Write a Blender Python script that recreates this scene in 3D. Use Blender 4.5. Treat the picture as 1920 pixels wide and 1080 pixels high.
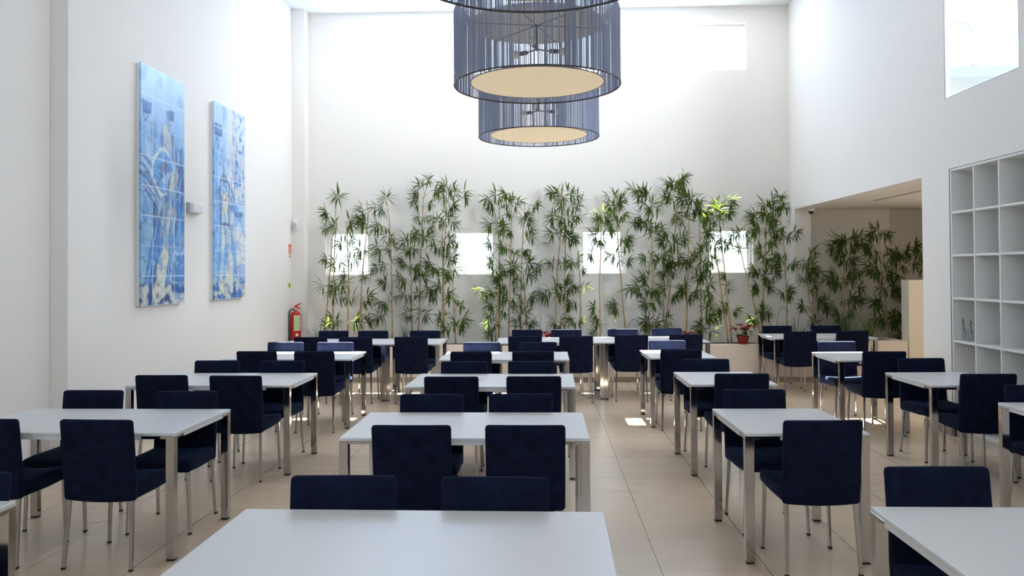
import bpy, bmesh, math, random
from mathutils import Vector, Matrix, noise
scene = bpy.context.scene
for _o in list(bpy.data.objects): bpy.data.objects.remove(_o, do_unlink=True)
COL = scene.collection
R = math.radians

# ------------------------------------------------------------------ camera
PITCH, ROLL, YAW, EYE = R(0.836), R(0.362), R(-2.214), 1.689
def cam_to_world(u, v, d):
    c, s = math.cos(ROLL), math.sin(ROLL); u, v = c*u + s*v, -s*u + c*v
    c, s = math.cos(PITCH), math.sin(PITCH); d, v = c*d - s*v, s*d + c*v
    c, s = math.cos(YAW), math.sin(YAW)
    return Vector((c*u + s*d, -s*u + c*d, v))
rt, up, fw = cam_to_world(1, 0, 0), cam_to_world(0, 1, 0), cam_to_world(0, 0, 1)
cam = bpy.data.objects.new('camera', bpy.data.cameras.new('camera'))
COL.objects.link(cam)
cam.matrix_world = Matrix((( rt.x, up.x, -fw.x, 0), (rt.y, up.y, -fw.y, 0), (rt.z, up.z, -fw.z, EYE), (0, 0, 0, 1)))
cam.data.sensor_width = 36; cam.data.lens = 1500/1920*36
cam.data.shift_y = -52.8/1920
cam.data.clip_start = 0.05; cam.data.clip_end = 200
scene.camera = cam

# ------------------------------------------------------------------ light and exposure
vs = scene.view_settings
vs.view_transform = 'Standard'; vs.look = 'None'; vs.gamma = 1; vs.use_curve_mapping = False
vs.exposure = 0.0
W = bpy.data.worlds.new('world'); scene.world = W; W.use_nodes = True
bg = W.node_tree.nodes['Background']
bg.inputs[0].default_value = (0.86, 0.93, 1.0, 1); bg.inputs[1].default_value = 2.6
scene.cycles.max_bounces = 10; scene.cycles.diffuse_bounces = 5; scene.cycles.glossy_bounces = 5
scene.cycles.transparent_max_bounces = 12; scene.cycles.sample_clamp_indirect = 6
scene.cycles.caustics_reflective = False; scene.cycles.caustics_refractive = False

def area(name, loc, rot, sx, sy, power, color=(1, 1, 1), spread=180):
    l = bpy.data.lights.new(name, 'AREA'); l.shape = 'RECTANGLE'; l.size = sx; l.size_y = sy
    l.energy = power; l.color = color; l.spread = R(spread)
    o = bpy.data.objects.new(name, l); COL.objects.link(o); o.location = loc; o.rotation_euler = rot
    return o
sun = bpy.data.lights.new('sun', 'SUN'); sun.energy = 110; sun.angle = R(0.55); sun.color = (1, 0.95, 0.86)
so = bpy.data.objects.new('sun', sun); COL.objects.link(so)
so.rotation_euler = Vector((-0.03, -math.cos(R(65)), -math.sin(R(65)))).to_track_quat('-Z', 'Y').to_euler()
# daylight arriving through the openings of the room, plus two added fills
area('daylight_roof_strip', (-1.0, 11.95, 6.30), (0, 0, 0), 5.0, 0.5, 165, (1.0, 0.96, 0.90))
area('added_wall_wash', (0.1, 12.7, 6.085), (0, 0, 0), 7.0, 0.5, 52, (1.0, 0.94, 0.86))  # added unseen lamp that brightens the top of the back wall
area('daylight_high_window', (-0.4, 13.62, 5.42), (R(-90), 0, 0), 6.2, 0.74, 125, (0.30, 0.56, 1.0))
area('daylight_side_window', (4.75, 6.35, 4.3), (0, R(90), 0), 1.6, 2.4, 900, (0.93, 0.93, 1))
area('daylight_front_facade', (-0.3, -2.4, 3.9), (R(90), 0, 0), 7.0, 2.8, 16, (0.30, 0.50, 1))
area('added_alcove_fill', (6.9, 10.6, 1.4), (0, R(90), 0), 2.0, 2.4, 22, (1.0, 0.88, 0.72))  # added warm fill that lifts the dark alcove

# ------------------------------------------------------------------ materials
def mat(name, color, rough=0.5, metal=0.0, **kw):
    m = bpy.data.materials.new(name); m.use_nodes = True
    b = m.node_tree.nodes['Principled BSDF']
    b.inputs['Base Color'].default_value = (*color, 1); b.inputs['Roughness'].default_value = rough
    b.inputs['Metallic'].default_value = metal
    for k, v in kw.items(): b.inputs[k.replace('_', ' ')].default_value = v
    return m
def nd(m, t, **kw):
    n = m.node_tree.nodes.new(t)
    for k, v in kw.items(): setattr(n, k, v)
    return n
def bump(m, scale, dist, strength=0.5, detail=3, stretch=None):
    tc = nd(m, 'ShaderNodeTexCoord'); n = nd(m, 'ShaderNodeTexNoise'); b = nd(m, 'ShaderNodeBump')
    n.inputs['Scale'].default_value = scale; n.inputs['Detail'].default_value = detail
    b.inputs['Strength'].default_value = strength; b.inputs['Distance'].default_value = dist
    L = m.node_tree.links
    if stretch:
        mp = nd(m, 'ShaderNodeMapping'); mp.inputs['Scale'].default_value = stretch
        L.new(tc.outputs['Object'], mp.inputs['Vector']); L.new(mp.outputs['Vector'], n.inputs['Vector'])
    else: L.new(tc.outputs['Object'], n.inputs['Vector'])
    L.new(n.outputs['Fac'], b.inputs['Height'])
    L.new(b.outputs['Normal'], m.node_tree.nodes['Principled BSDF'].inputs['Normal'])
    return n
def vary(m, n, c0, c1, a=0.3, b=0.7):
    cr = nd(m, 'ShaderNodeValToRGB'); cr.color_ramp.elements[0].position = a; cr.color_ramp.elements[1].position = b
    cr.color_ramp.elements[0].color = (*c0, 1); cr.color_ramp.elements[1].color = (*c1, 1)
    m.node_tree.links.new(n.outputs['Fac'], cr.inputs['Fac'])
    m.node_tree.links.new(cr.outputs['Color'], m.node_tree.nodes['Principled BSDF'].inputs['Base Color'])
M = {}
M['wall'] = mat('white_plaster', (0.80, 0.79, 0.77), 0.75); n = bump(M['wall'], 60, 0.002, 0.25); vary(M['wall'], n, (0.795, 0.778, 0.745), (0.825, 0.808, 0.775))
M['wall_warm'] = mat('cream_plaster', (0.74, 0.69, 0.62), 0.75); bump(M['wall_warm'], 60, 0.002, 0.25)
M['ceiling'] = mat('ceiling_white', (0.82, 0.82, 0.81), 0.8)
M['alcove_ceiling'] = mat('alcove_ceiling_paint', (0.78, 0.74, 0.67), 0.8)
M['panel'] = mat('cream_panel', (0.80, 0.74, 0.62), 0.5); bump(M['panel'], 30, 0.001, 0.2)
M['planter'] = mat('planter_render', (0.80, 0.71, 0.62), 0.7); bump(M['planter'], 80, 0.002, 0.3)
M['skirt'] = mat('skirting_tile', (0.33, 0.28, 0.21), 0.45)
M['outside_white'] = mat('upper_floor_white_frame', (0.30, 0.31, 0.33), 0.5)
M['frame_white'] = mat('white_window_frame', (0.85, 0.85, 0.85), 0.35)
M['shelf'] = mat('white_laminate_shelf', (0.76, 0.76, 0.74), 0.45)
M['shelf_gap'] = mat('grey_shadow_gap_profile', (0.16, 0.16, 0.2), 0.5)
M['soil'] = mat('dark_soil', (0.05, 0.035, 0.02), 0.95); bump(M['soil'], 40, 0.03, 1.0)
M['top'] = mat('white_table_laminate', (0.66, 0.675, 0.69), 0.36); bump(M['top'], 400, 0.0004, 0.15)
M['top'].node_tree.nodes['Principled BSDF'].inputs['Coat Weight'].default_value = 0.10
M['top'].node_tree.nodes['Principled BSDF'].inputs['Coat Roughness'].default_value = 0.3
M['edge'] = mat('grey_white_edge_band', (0.66, 0.67, 0.69), 0.3)
M['chrome'] = mat('brushed_chrome', (0.47, 0.46, 0.45), 0.10, 1.0); bump(M['chrome'], 90, 0.0004, 0.12, 2, (1, 1, 0.03))
M['chrome_leg'] = mat('satin_steel_leg', (0.46, 0.45, 0.44), 0.16, 1.0)
M['rubber'] = mat('black_rubber', (0.012, 0.012, 0.012), 0.6)
M['fabric'] = mat('navy_velvet', (0.002, 0.004, 0.014), 0.85)
fb = M['fabric'].node_tree.nodes['Principled BSDF']
fb.inputs['Sheen Weight'].default_value = 0.10; fb.inputs['Sheen Roughness'].default_value = 0.35
fb.inputs['Sheen Tint'].default_value = (0.12, 0.36, 1.0, 1); fb.inputs['Specular IOR Level'].default_value = 0.10
n = bump(M['fabric'], 16, 0.004, 0.35, 5); vary(M['fabric'], n, (0.0032, 0.0048, 0.0145), (0.0056, 0.0100, 0.031))
M['seam'] = mat('navy_piping', (0.02, 0.03, 0.08), 0.7)
M['red'] = mat('red_lacquer', (0.50, 0.01, 0.012), 0.25)
M['black'] = mat('black_plastic', (0.015, 0.015, 0.015), 0.4)
M['brass'] = mat('nickel_valve', (0.6, 0.55, 0.4), 0.3, 1.0)
M['label'] = mat('pale_green_label', (0.55, 0.68, 0.38), 0.5)
M['ink'] = mat('dark_print', (0.05, 0.07, 0.05), 0.6)
M['signred'] = mat('red_orange_sign', (0.62, 0.11, 0.05), 0.5)
M['signwhite'] = mat('white_sign', (0.85, 0.82, 0.75), 0.5)
M['signgreen'] = mat('yellow_green_sign', (0.62, 0.75, 0.30), 0.5)
M['plastic'] = mat('white_device_plastic', (0.78, 0.79, 0.80), 0.35)
M['greyplastic'] = mat('grey_device_plastic', (0.45, 0.47, 0.5), 0.4)
M['petal'] = mat('poinsettia_red', (0.30, 0.003, 0.010), 0.7, Specular_IOR_Level=0.15)
M['potred'] = mat('red_pot', (0.26, 0.012, 0.010), 0.35)
M['wire'] = mat('dark_lamp_ring', (0.05, 0.04, 0.045), 0.4)
M['cable'] = mat('grey_cable', (0.3, 0.3, 0.32), 0.4)
M['string'] = mat('grey_blue_string', (0.36, 0.40, 0.50), 0.55)
M['inner'] = mat('white_gauze_disc', (0.80, 0.80, 0.80), 0.8)
M['cream'] = mat('cream_diffuser', (0.80, 0.70, 0.52), 0.7)
cb = M['cream'].node_tree.nodes['Principled BSDF']
cb.inputs['Emission Color'].default_value = (1.0, 0.80, 0.52, 1); cb.inputs['Emission Strength'].default_value = 0.38
for _k, _c in (('string', (0.56, 0.62, 0.78)), ('inner', (0.80, 0.80, 0.80))):
    _n = M[_k].node_tree; _tr = nd(M[_k], 'ShaderNodeBsdfTranslucent'); _tr.inputs['Color'].default_value = (*_c, 1)
    _mx = nd(M[_k], 'ShaderNodeMixShader'); _mx.inputs[0].default_value = 0.5
    _n.links.new(_n.nodes['Principled BSDF'].outputs[0], _mx.inputs[1]); _n.links.new(_tr.outputs[0], _mx.inputs[2]); _n.links.new(_mx.outputs[0], _n.nodes['Material Output'].inputs['Surface'])
M['bulb'] = mat('lamp_bulb', (0.8, 0.8, 0.78), 0.2)
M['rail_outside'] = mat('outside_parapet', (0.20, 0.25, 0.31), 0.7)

def leafmat(name, c0, c1, tr):
    m = bpy.data.materials.new(name); m.use_nodes = True; nt = m.node_tree; b = nt.nodes['Principled BSDF']; out = nt.nodes['Material Output']
    b.inputs['Roughness'].default_value = 0.55; b.inputs['Specular IOR Level'].default_value = 0.3
    tc = nd(m, 'ShaderNodeTexCoord'); nz = nd(m, 'ShaderNodeTexNoise'); nz.inputs['Scale'].default_value = 9
    cr = nd(m, 'ShaderNodeValToRGB'); cr.color_ramp.elements[0].position = .35; cr.color_ramp.elements[1].position = .65
    cr.color_ramp.elements[0].color = (*c0, 1); cr.color_ramp.elements[1].color = (*c1, 1)
    nt.links.new(tc.outputs['Object'], nz.inputs['Vector']); nt.links.new(nz.outputs['Fac'], cr.inputs['Fac']); nt.links.new(cr.outputs['Color'], b.inputs['Base Color'])
    t = nd(m, 'ShaderNodeBsdfTranslucent'); t.inputs['Color'].default_value = (*tr, 1)
    mx = nd(m, 'ShaderNodeMixShader'); mx.inputs[0].default_value = 0.25
    nt.links.new(b.outputs[0], mx.inputs[1]); nt.links.new(t.outputs[0], mx.inputs[2]); nt.links.new(mx.outputs[0], out.inputs['Surface'])
    return m
M['leaf'] = leafmat('bamboo_leaf', (0.018, 0.042, 0.008), (0.060, 0.100, 0.016), (0.22, 0.36, 0.03))
M['grass'] = leafmat('planter_grass', (0.035, 0.075, 0.03), (0.08, 0.15, 0.05), (0.12, 0.22, 0.05))
M['brightgrass'] = leafmat('bright_planter_grass', (0.08, 0.17, 0.03), (0.16, 0.28, 0.06), (0.25, 0.4, 0.06))
M['stem'] = mat('bamboo_cane', (0.42, 0.27, 0.12), 0.5); n = bump(M['stem'], 8, 0.002, 0.4, 3, (1, 1, 0.6)); vary(M['stem'], n, (0.30, 0.19, 0.08), (0.52, 0.35, 0.17))
M['twig'] = mat('green_brown_twig', (0.13, 0.12, 0.05), 0.6)
M['glass'] = mat('clear_glass', (0.95, 0.98, 1.0), 0.02, 0.0, Transmission_Weight=1.0)
gm = M['pane'] = bpy.data.materials.new('window_glass'); gm.use_nodes = True
_nt = gm.node_tree; _g = nd(gm, 'ShaderNodeBsdfGlossy'); _g.inputs['Roughness'].default_value = 0.02
_t = nd(gm, 'ShaderNodeBsdfTransparent'); _t.inputs['Color'].default_value = (0.95, 0.98, 0.99, 1)
_m = nd(gm, 'ShaderNodeMixShader'); _m.inputs[0].default_value = 0.06
_nt.links.new(_t.outputs[0], _m.inputs[1]); _nt.links.new(_g.outputs[0], _m.inputs[2]); _nt.links.new(_m.outputs[0], _nt.nodes['Material Output'].inputs['Surface'])

# floor tiles
fm = M['floor'] = mat('beige_stone_tile', (0.5, 0.4, 0.3), 0.3)
nt = fm.node_tree; L = nt.links; b = nt.nodes['Principled BSDF']
tc = nd(fm, 'ShaderNodeTexCoord'); sp = nd(fm, 'ShaderNodeSeparateXYZ'); L.new(tc.outputs['Object'], sp.inputs[0])
def mth(op, a, bb):
    n = nd(fm, 'ShaderNodeMath', operation=op)
    for i, v in enumerate((a, bb)):
        if v is None: continue
        if isinstance(v, (int, float)): n.inputs[i].default_value = v
        else: L.new(v, n.inputs[i])
    return n.outputs[0]
def line(src, off, per, half):
    a = mth('DIVIDE', mth('SUBTRACT', src, off), per)
    f = mth('FRACT', a, None); d = mth('MINIMUM', f, mth('SUBTRACT', 1.0, f))
    return mth('LESS_THAN', d, half/per), mth('FLOOR', a, None)
lx, ix = line(sp.outputs[0], 0.653 - 0.603*20, 0.603, 0.0022)
ly, iy = line(sp.outputs[1], 5.10 - 0.553*20, 0.553, 0.0016)
ly2 = mth('MULTIPLY', ly, 0.45)
grout = mth('MAXIMUM', lx, ly2)
cmb = nd(fm, 'ShaderNodeCombineXYZ'); L.new(ix, cmb.inputs[0]); L.new(iy, cmb.inputs[1])
wn = nd(fm, 'ShaderNodeTexWhiteNoise', noise_dimensions='2D'); L.new(cmb.outputs[0], wn.inputs['Vector'])
nz = nd(fm, 'ShaderNodeTexNoise'); nz.inputs['Scale'].default_value = 3.2; nz.inputs['Detail'].default_value = 6
mp = nd(fm, 'ShaderNodeMapping'); mp.inputs['Scale'].default_value = (1, 2.2, 1); L.new(tc.outputs['Object'], mp.inputs['Vector']); L.new(mp.outputs[0], nz.inputs['Vector'])
f2 = mth('ADD', mth('MULTIPLY', wn.outputs['Value'], 0.35), mth('MULTIPLY', nz.outputs['Fac'], 0.65))
cr = nd(fm, 'ShaderNodeValToRGB'); cr.color_ramp.elements[0].position = .2; cr.color_ramp.elements[1].position = .8
cr.color_ramp.elements[0].color = (0.63, 0.495, 0.365, 1); cr.color_ramp.elements[1].color = (0.75, 0.60, 0.455, 1)
L.new(f2, cr.inputs['Fac'])
mx = nd(fm, 'ShaderNodeMix', data_type='RGBA'); L.new(grout, mx.inputs[0]); L.new(cr.outputs['Color'], mx.inputs[6]); mx.inputs[7].default_value = (0.11, 0.085, 0.06, 1)
L.new(mx.outputs[2], b.inputs['Base Color'])
b.inputs['Roughness'].default_value = 0.24; b.inputs['Specular IOR Level'].default_value = 0.75

# ------------------------------------------------------------------ mesh helpers
def link(name, bm, m, parent=None, smooth=False, loc=None, rz=0):
    me = bpy.data.meshes.new(name)
    bmesh.ops.recalc_face_normals(bm, faces=bm.faces)
    bm.to_mesh(me); bm.free()
    if smooth: 
        for p in me.polygons: p.use_smooth = True
    for k in (m if isinstance(m, (list, tuple)) else [m]): me.materials.append(k)
    o = bpy.data.objects.new(name, me); COL.objects.link(o)
    if parent: o.parent = parent
    if loc is not None: o.location = loc
    o.rotation_euler.z = rz
    return o
def box(bm, x0, x1, y0, y1, z0, z1, mi=0):
    r = bmesh.ops.create_cube(bm, size=1); v = r['verts']
    for p in v:
        p.co = Vector(((x0+x1)/2 + p.co.x*(x1-x0), (y0+y1)/2 + p.co.y*(y1-y0), (z0+z1)/2 + p.co.z*(z1-z0)))
    if mi:
        for f in {f for p in v for f in p.link_faces}: f.material_index = mi
    return v
def boxes(*bs):
    bm = bmesh.new()
    for b_ in bs: box(bm, *b_)
    return bm
def bevel(bm, off, seg=2):
    bmesh.ops.bevel(bm, geom=list(bm.edges), offset=off, segments=seg, affect='EDGES', profile=0.5, clamp_overlap=True)
    return bm
def rbox(cx, cy, cz, hx, hy, hz, r, nx=6, ny=3, nz=6, bm=None):
    """box with rounded edges, grid-divided so that it can be bent"""
    bm = bm or bmesh.new()
    def ax(h, n):
        rr = min(r, h*0.98); a = [-h, -h+rr*0.3, -h+rr]
        mid = [(-h+rr) + (2*(h-rr))*i/(n) for i in range(1, n)]
        return a + mid + [h-rr, h-rr*0.3, h]
    X, Y, Z = ax(hx, nx), ax(hy, ny), ax(hz, nz); H = (hx, hy, hz); vm = {}
    def V(i, j, k):
        if (i, j, k) not in vm:
            p = Vector((X[i], Y[j], Z[k])); q = Vector([max(-(h-min(r, h*.98)), min(h-min(r, h*.98), c)) for c, h in zip(p, H)])
            d = p - q
            if d.length > 1e-9:
                rr = r; p = q + d.normalized()*min(rr, min(H)*.98 if min(H) < rr else rr)
            vm[i, j, k] = bm.verts.new((p.x+cx, p.y+cy, p.z+cz))
        return vm[i, j, k]
    a, b_, c = len(X)-1, len(Y)-1, len(Z)-1
    for i in range(a):
        for j in range(b_):
            for k in (0, c): bm.faces.new((V(i, j, k), V(i+1, j, k), V(i+1, j+1, k), V(i, j+1, k)))
    for i in range(a):
        for k in range(c):
            for j in (0, b_): bm.faces.new((V(i, j, k), V(i+1, j, k), V(i+1, j, k+1), V(i, j, k+1)))
    for j in range(b_):
        for k in range(c):
            for i in (0, a): bm.faces.new((V(i, j, k), V(i, j+1, k), V(i, j+1, k+1), V(i, j, k+1)))
    return bm
def tube(bm, pts, rads, n=8, cap=True, mi=0):
    pts = [Vector(p) for p in pts]
    if isinstance(rads, (int, float)): rads = [rads]*len(pts)
    rings = []
    for i, p in enumerate(pts):
        t = (pts[min(i+1, len(pts)-1)] - pts[max(i-1, 0)]).normalized()
        a = Vector((1, 0, 0)) if abs(t.x) < 0.9 else Vector((0, 1, 0))
        u = t.cross(a).normalized(); w = t.cross(u)
        rings.append([bm.verts.new(p + (u*math.cos(2*math.pi*k/n) + w*math.sin(2*math.pi*k/n))*rads[i]) for k in range(n)])
    for r0, r1 in zip(rings, rings[1:]):
        for k in range(n):
            f = bm.faces.new((r0[k], r0[(k+1) % n], r1[(k+1) % n], r1[k])); f.material_index = mi
    if cap:
        for r_ in (rings[0], rings[-1]):
            f = bm.faces.new(r_); f.material_index = mi
    return bm
def lathe(bm, prof, cx=0, cy=0, cz=0, n=24, mi=0, closed=False):
    rings = [[bm.verts.new((cx + r_*math.cos(2*math.pi*k/n), cy + r_*math.sin(2*math.pi*k/n), cz+z)) for k in range(n)] for r_, z in prof]
    prs = list(zip(rings, rings[1:])) + ([(rings[-1], rings[0])] if closed else [])
    for a, b_ in prs:
        for k in range(n):
            f = bm.faces.new((a[k], a[(k+1) % n], b_[(k+1) % n], b_[k])); f.material_index = mi
    if not closed:
        for r_ in (rings[0], rings[-1]):
            f = bm.faces.new(r_); f.material_index = mi
    return bm
def empty(name, loc, rz=0, label=None, cat=None, group=None):
    o = bpy.data.objects.new(name, None); COL.objects.link(o); o.location = loc; o.rotation_euler.z = rz; o.empty_display_size = .1
    return tag(o, label, cat, group)
def tag(o, label=None, cat=None, group=None, kind=None):
    if label: o['label'] = label
    if cat: o['category'] = cat
    if group: o['group'] = group
    if kind: o['kind'] = kind
    return o
def copy_tree(o, parent=None):
    c = o.copy(); COL.objects.link(c); c.parent = parent
    for ch in list(o.children): copy_tree(ch, c)
    return c
def struct(name, bm, m, parent=None, **kw):
    o = link(name, bm, m, parent, **kw)
    if not parent: o['kind'] = 'structure'
    return o
def holed(u0, u1, w0, w1, holes):
    """rectangles (u0,u1,w0,w1) that cover a wall except its holes"""
    us = sorted({u0, u1, *[h[0] for h in holes], *[h[1] for h in holes]}); out = []
    us = [u for u in us if u0 <= u <= u1]
    for a, b_ in zip(us, us[1:]):
        m_ = (a+b_)/2; cuts = sorted([(h[2], h[3]) for h in holes if h[0] < m_ < h[1]]); z = w0
        for c0, c1 in cuts:
            if c0 > z: out.append((a, b_, z, c0))
            z = c1
        if z < w1: out.append((a, b_, z, w1))
    return out
# ================================================================== the room
YB, XR, XL, ZC = 13.5, 4.12, -4.2, 6.12
struct('floor', boxes((-4.7, 7.2, -2.8, 14.3, -0.12, 0)), M['floor'])
WIN = [(-3.70, -2.91), (-1.56, -0.77), (0.60, 1.395), (2.72, 3.51)]; WZ = (1.645, 2.43)
HW = (-3.60, 3.43, 5.05, 5.84)
holes = [(a, b_, *WZ) for a, b_ in WIN] + [HW]
bm = bmesh.new()
for a, b_, c, d in holed(-4.7, 4.37, 0, ZC, holes): box(bm, a, b_, YB, YB+0.17, c, d)
for a, b_, c, d in holed(-4.7, 4.37, 4.75, ZC, [HW]): box(bm, a, b_, YB+0.17, YB+0.25, c, d)
struct('wall_back', bm, M['wall'])
struct('trim_1', boxes((XL, -3.985, 13.25, YB, 0, ZC)), M['wall'])                      # pilaster in the back left corner
# left wall, the pier and the recessed near stretch
bm = boxes((-4.7, XL, 7.43, YB, 0, ZC), (-4.7, -4.128, 6.8, 7.43, 0, ZC), (-4.7, -4.285, -2.8, 6.8, 0, ZC))
struct('wall_left', bm, M['wall'])
# right wall
bm = bmesh.new()
RH = [(8.85, 13.25, 0, 2.68), (7.05, 8.33, 3.42, 5.30), (5.20, 8.27, 0, 2.70)]
for a, b_, c, d in holed(-2.8, YB, 0, 2.9, [h for h in RH if h[2] < 2.9]): box(bm, XR, XR+0.26, a, b_, c, d)
for a, b_, c, d in holed(-2.8, YB, 2.9, ZC, [h for h in RH if h[2] > 3]): box(bm, XR, XR+0.045, a, b_, c, d)
struct('wall_right', bm, M['wall'])
struct('wall_recess', boxes((4.52, 4.6, 5.1, 8.5, 0, 2.8), (4.38, 4.6, 8.27, 8.5, 0, 2.8), (4.38, 4.6, 5.0, 5.2, 0, 2.8), (4.38, 4.6, 5.1, 8.5, 2.70, 2.8)), M['wall'])
# alcove on the right
struct('wall_alcove_back', boxes((4.38, 5.73, 13.45, 13.75, 0, 2.68), (5.73, 7.2, 13.75, 14.0, 0, 2.68)), M['wall_warm'])
struct('wall_alcove_right', boxes((7.0, 7.2, 8.85, 13.75, 0, 2.68)), M['wall_warm'])
struct('wall_alcove_front', boxes((4.38, 7.2, 8.6, 8.85, 0, 2.68)), M['wall_warm'])
struct('ceiling_alcove', boxes((4.38, 7.2, 8.6, 14.0, 2.68, 2.82)), M['alcove_ceiling'])
# ceiling with its strip of roof lights
SK = [(-3.0, -1.95), (-1.15, -0.35), (1.15, 1.95), (3.0, 3.95)]
bm = bmesh.new()
for a, b_, c, d in holed(-4.7, 4.4, -2.8, 13.8, [(a, b_, 11.70, 12.08) for a, b_ in SK]): box(bm, a, b_, c, d, ZC, ZC+0.03)
struct('ceiling', bm, M['ceiling'])
bm = bmesh.new()
for a, b_, c, d in holed(-4.7, 4.4, 0, ZC, [(-3.8, 3.2, 1.9, 5.3)]): box(bm, a, b_, -2.8, -2.65, c, d)
struct('wall_front', bm, M['wall'])

def window(i, x0, x1, z0, z1, y, mull=(), cross=(), fr=0.05, yd=0.1):
    w = empty('window_%d' % i, (0, 0, 0)); w['kind'] = 'structure'
    bs = [(x0, x1, y, y+yd, z0, z0+fr), (x0, x1, y, y+yd, z1-fr, z1), (x0, x0+fr, y, y+yd, z0+fr, z1-fr), (x1-fr, x1, y, y+yd, z0+fr, z1-fr)]
    bs += [(m_-.03, m_+.03, y, y+yd, z0+fr, z1-fr) for m_ in mull]
    bs += [(x0+fr, x1-fr, y+.01, y+yd-.01, c-.012, c+.012) for c in cross]
    link('window_frame', bevel(boxes(*bs), .004, 1), M['frame_white'], w)
    link('sash', bevel(boxes((x0+fr, x1-fr, y+.03, y+.07, z0+fr, z0+fr+.035), (x0+fr, x1-fr, y+.03, y+.07, z1-fr-.035, z1-fr),
         (x0+fr, x0+fr+.035, y+.03, y+.07, z0+fr+.035, z1-fr-.035), (x1-fr-.035, x1-fr, y+.03, y+.07, z0+fr+.035, z1-fr-.035)), .004, 1), M['frame_white'], w)
    link('pane', boxes((x0+fr+.035, x1-fr-.035, y+.045, y+.055, z0+fr+.035, z1-fr-.035)), M['pane'], w)
for i, (a, b_) in enumerate(WIN): window(i+1, a, b_, *WZ, YB+0.06)
window(5, HW[0], HW[1], HW[2], HW[3], YB+0.10, mull=[-2.4, -1.2, -0.05, 1.15, 2.3])
# window high on the right wall, looking into the upper floor
w = empty('window_6', (0, 0, 0)); w['kind'] = 'structure'
link('window_frame', bevel(boxes((4.122, 4.16, 8.305, 8.328, 3.422, 5.30), (4.122, 4.16, 7.052, 8.305, 3.422, 3.432), (4.122, 4.16, 7.052, 7.062, 3.432, 5.30)), .003, 1), M['greyplastic'], w)
link('pane', boxes((4.136, 4.144, 7.062, 8.305, 3.432, 5.30)), M['pane'], w)
t = empty('upper_glazed_door', (5.69, 11, 4.08), 0, 'pale door frame on the upper floor seen through the high right window', 'door frame')
link('door_frame', bevel(boxes((-.4, .24, 0, .1, .86, .94), (.15, .24, 0, .1, .30, .86), (-.4, -.3, 0, .1, .30, .86)), .004, 1), M['outside_white'], t)
link('lower_panel', boxes((-.4, .235, 0, .1, 0, .30)), M['rail_outside'], t)
struct('trim_2', boxes((4.5, 6.0, 9.6, 11.6, 3.95, 4.075)), M['rail_outside'])
struct('ceiling_upper_room', boxes((4.40, 8.4, 8.4, 13.2, 5.65, 5.75)), M['ceiling'])  # out-of-view ceiling, added to keep the sun off the upper door frame
# skirting
struct('baseboard_right', bevel(boxes((XR-.012, XR, 8.27, 8.85, 0, .075)), .002, 1), M['skirt'])
struct('baseboard_left', bevel(boxes((XL, XL+.012, 7.43, 12.2, 0, .075), (-4.128, -4.116, 6.8, 7.43, 0, .075), (-4.285, -4.273, -2.6, 6.8, 0, .075)), .002, 1), M['skirt'])

# ------------------------------------------------------------------ planters
def planter(x0, x1, y0, y1, h, name_label):
    t = empty('planter', ((x0+x1)/2, (y0+y1)/2, 0), 0, name_label, 'planter', 'built-in planters')
    hx, hy = (x1-x0)/2, (y1-y0)/2
    link('planter_body', bevel(boxes((-hx, hx, -hy, -hy+.09, 0, h), (-hx, -hx+.09, -hy+.09, hy, 0, h), (hx-.09, hx, -hy+.09, hy, 0, h)), .004, 1), M['planter'], t)
    link('skirting_tiles', boxes((-hx, hx, -hy-.012, -hy, 0, .078)), M['skirt'], t)
    bm = bmesh.new(); nx, ny = max(4, int(hx*12)), 8
    g = [[bm.verts.new((-hx+.09+(2*hx-.18)*i/nx, -hy+.09+(2*hy-.09)*j/ny, h-.07+.02*noise.noise(Vector((i*.7, j*.9, 0))))) for j in range(ny+1)] for i in range(nx+1)]
    for i in range(nx):
        for j in range(ny): bm.faces.new((g[i][j], g[i+1][j], g[i+1][j+1], g[i][j+1]))
    link('soil', bm, M['soil'], t, smooth=True)
planter(-3.985, 4.90, 12.22, 13.24, 0.57, 'long low cream planter along the back wall, holding most of the bamboo')
planter(4.975, 5.46, 12.22, 13.44, 0.61, 'short cream planter in the alcove beside the tall cream panel')
tag(link('partition_panel', bevel(boxes((5.465, 6.9, 12.2, 12.45, 0, 1.525)), .005, 2), M['panel']), 'tall cream partition panel standing at the end of the alcove planter', 'partition')

# alcove ceiling fittings
t = empty('air_slot_diffuser', (4.78, 10.9, 2.68), 0, 'long dark air slot let into the alcove ceiling', 'vent')
link('frame', bevel(boxes((-.045, -.03, -.85, .85, -.008, 0), (.03, .045, -.85, .85, -.008, 0), (-.03, .03, -.85, -.83, -.008, 0), (-.03, .03, .83, .85, -.008, 0)), .002, 1), M['alcove_ceiling'], t)
link('slot', boxes((-.03, .03, -.83, .83, -.003, 0)), M['shelf_gap'], t)
t = empty('ceiling_speaker', (5.24, 11.6, 2.68), 0, 'round flush fitting in the alcove ceiling', 'ceiling speaker')
link('trim_ring', lathe(bmesh.new(), [(.115, 0), (.12, -.008), (.10, -.014), (.095, -.006), (.095, 0)], n=32), M['plastic'], t, smooth=True)
link('grille', lathe(bmesh.new(), [(.094, -.004), (.03, -.009), (.001, -.01)], n=32), M['greyplastic'], t, smooth=True)
t = empty('dome_camera', (4.33, 13.08, 2.68), 0, 'small white dome security camera under the alcove ceiling corner', 'security camera')
link('housing', lathe(bmesh.new(), [(.055, 0), (.06, -.02), (.055, -.045), (.05, -.05)], n=24), M['plastic'], t, smooth=True)
link('lens_dome', lathe(bmesh.new(), [(.046, -.05), (.04, -.075), (.022, -.092), (.001, -.097)], n=24), M['black'], t, smooth=True)

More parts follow.
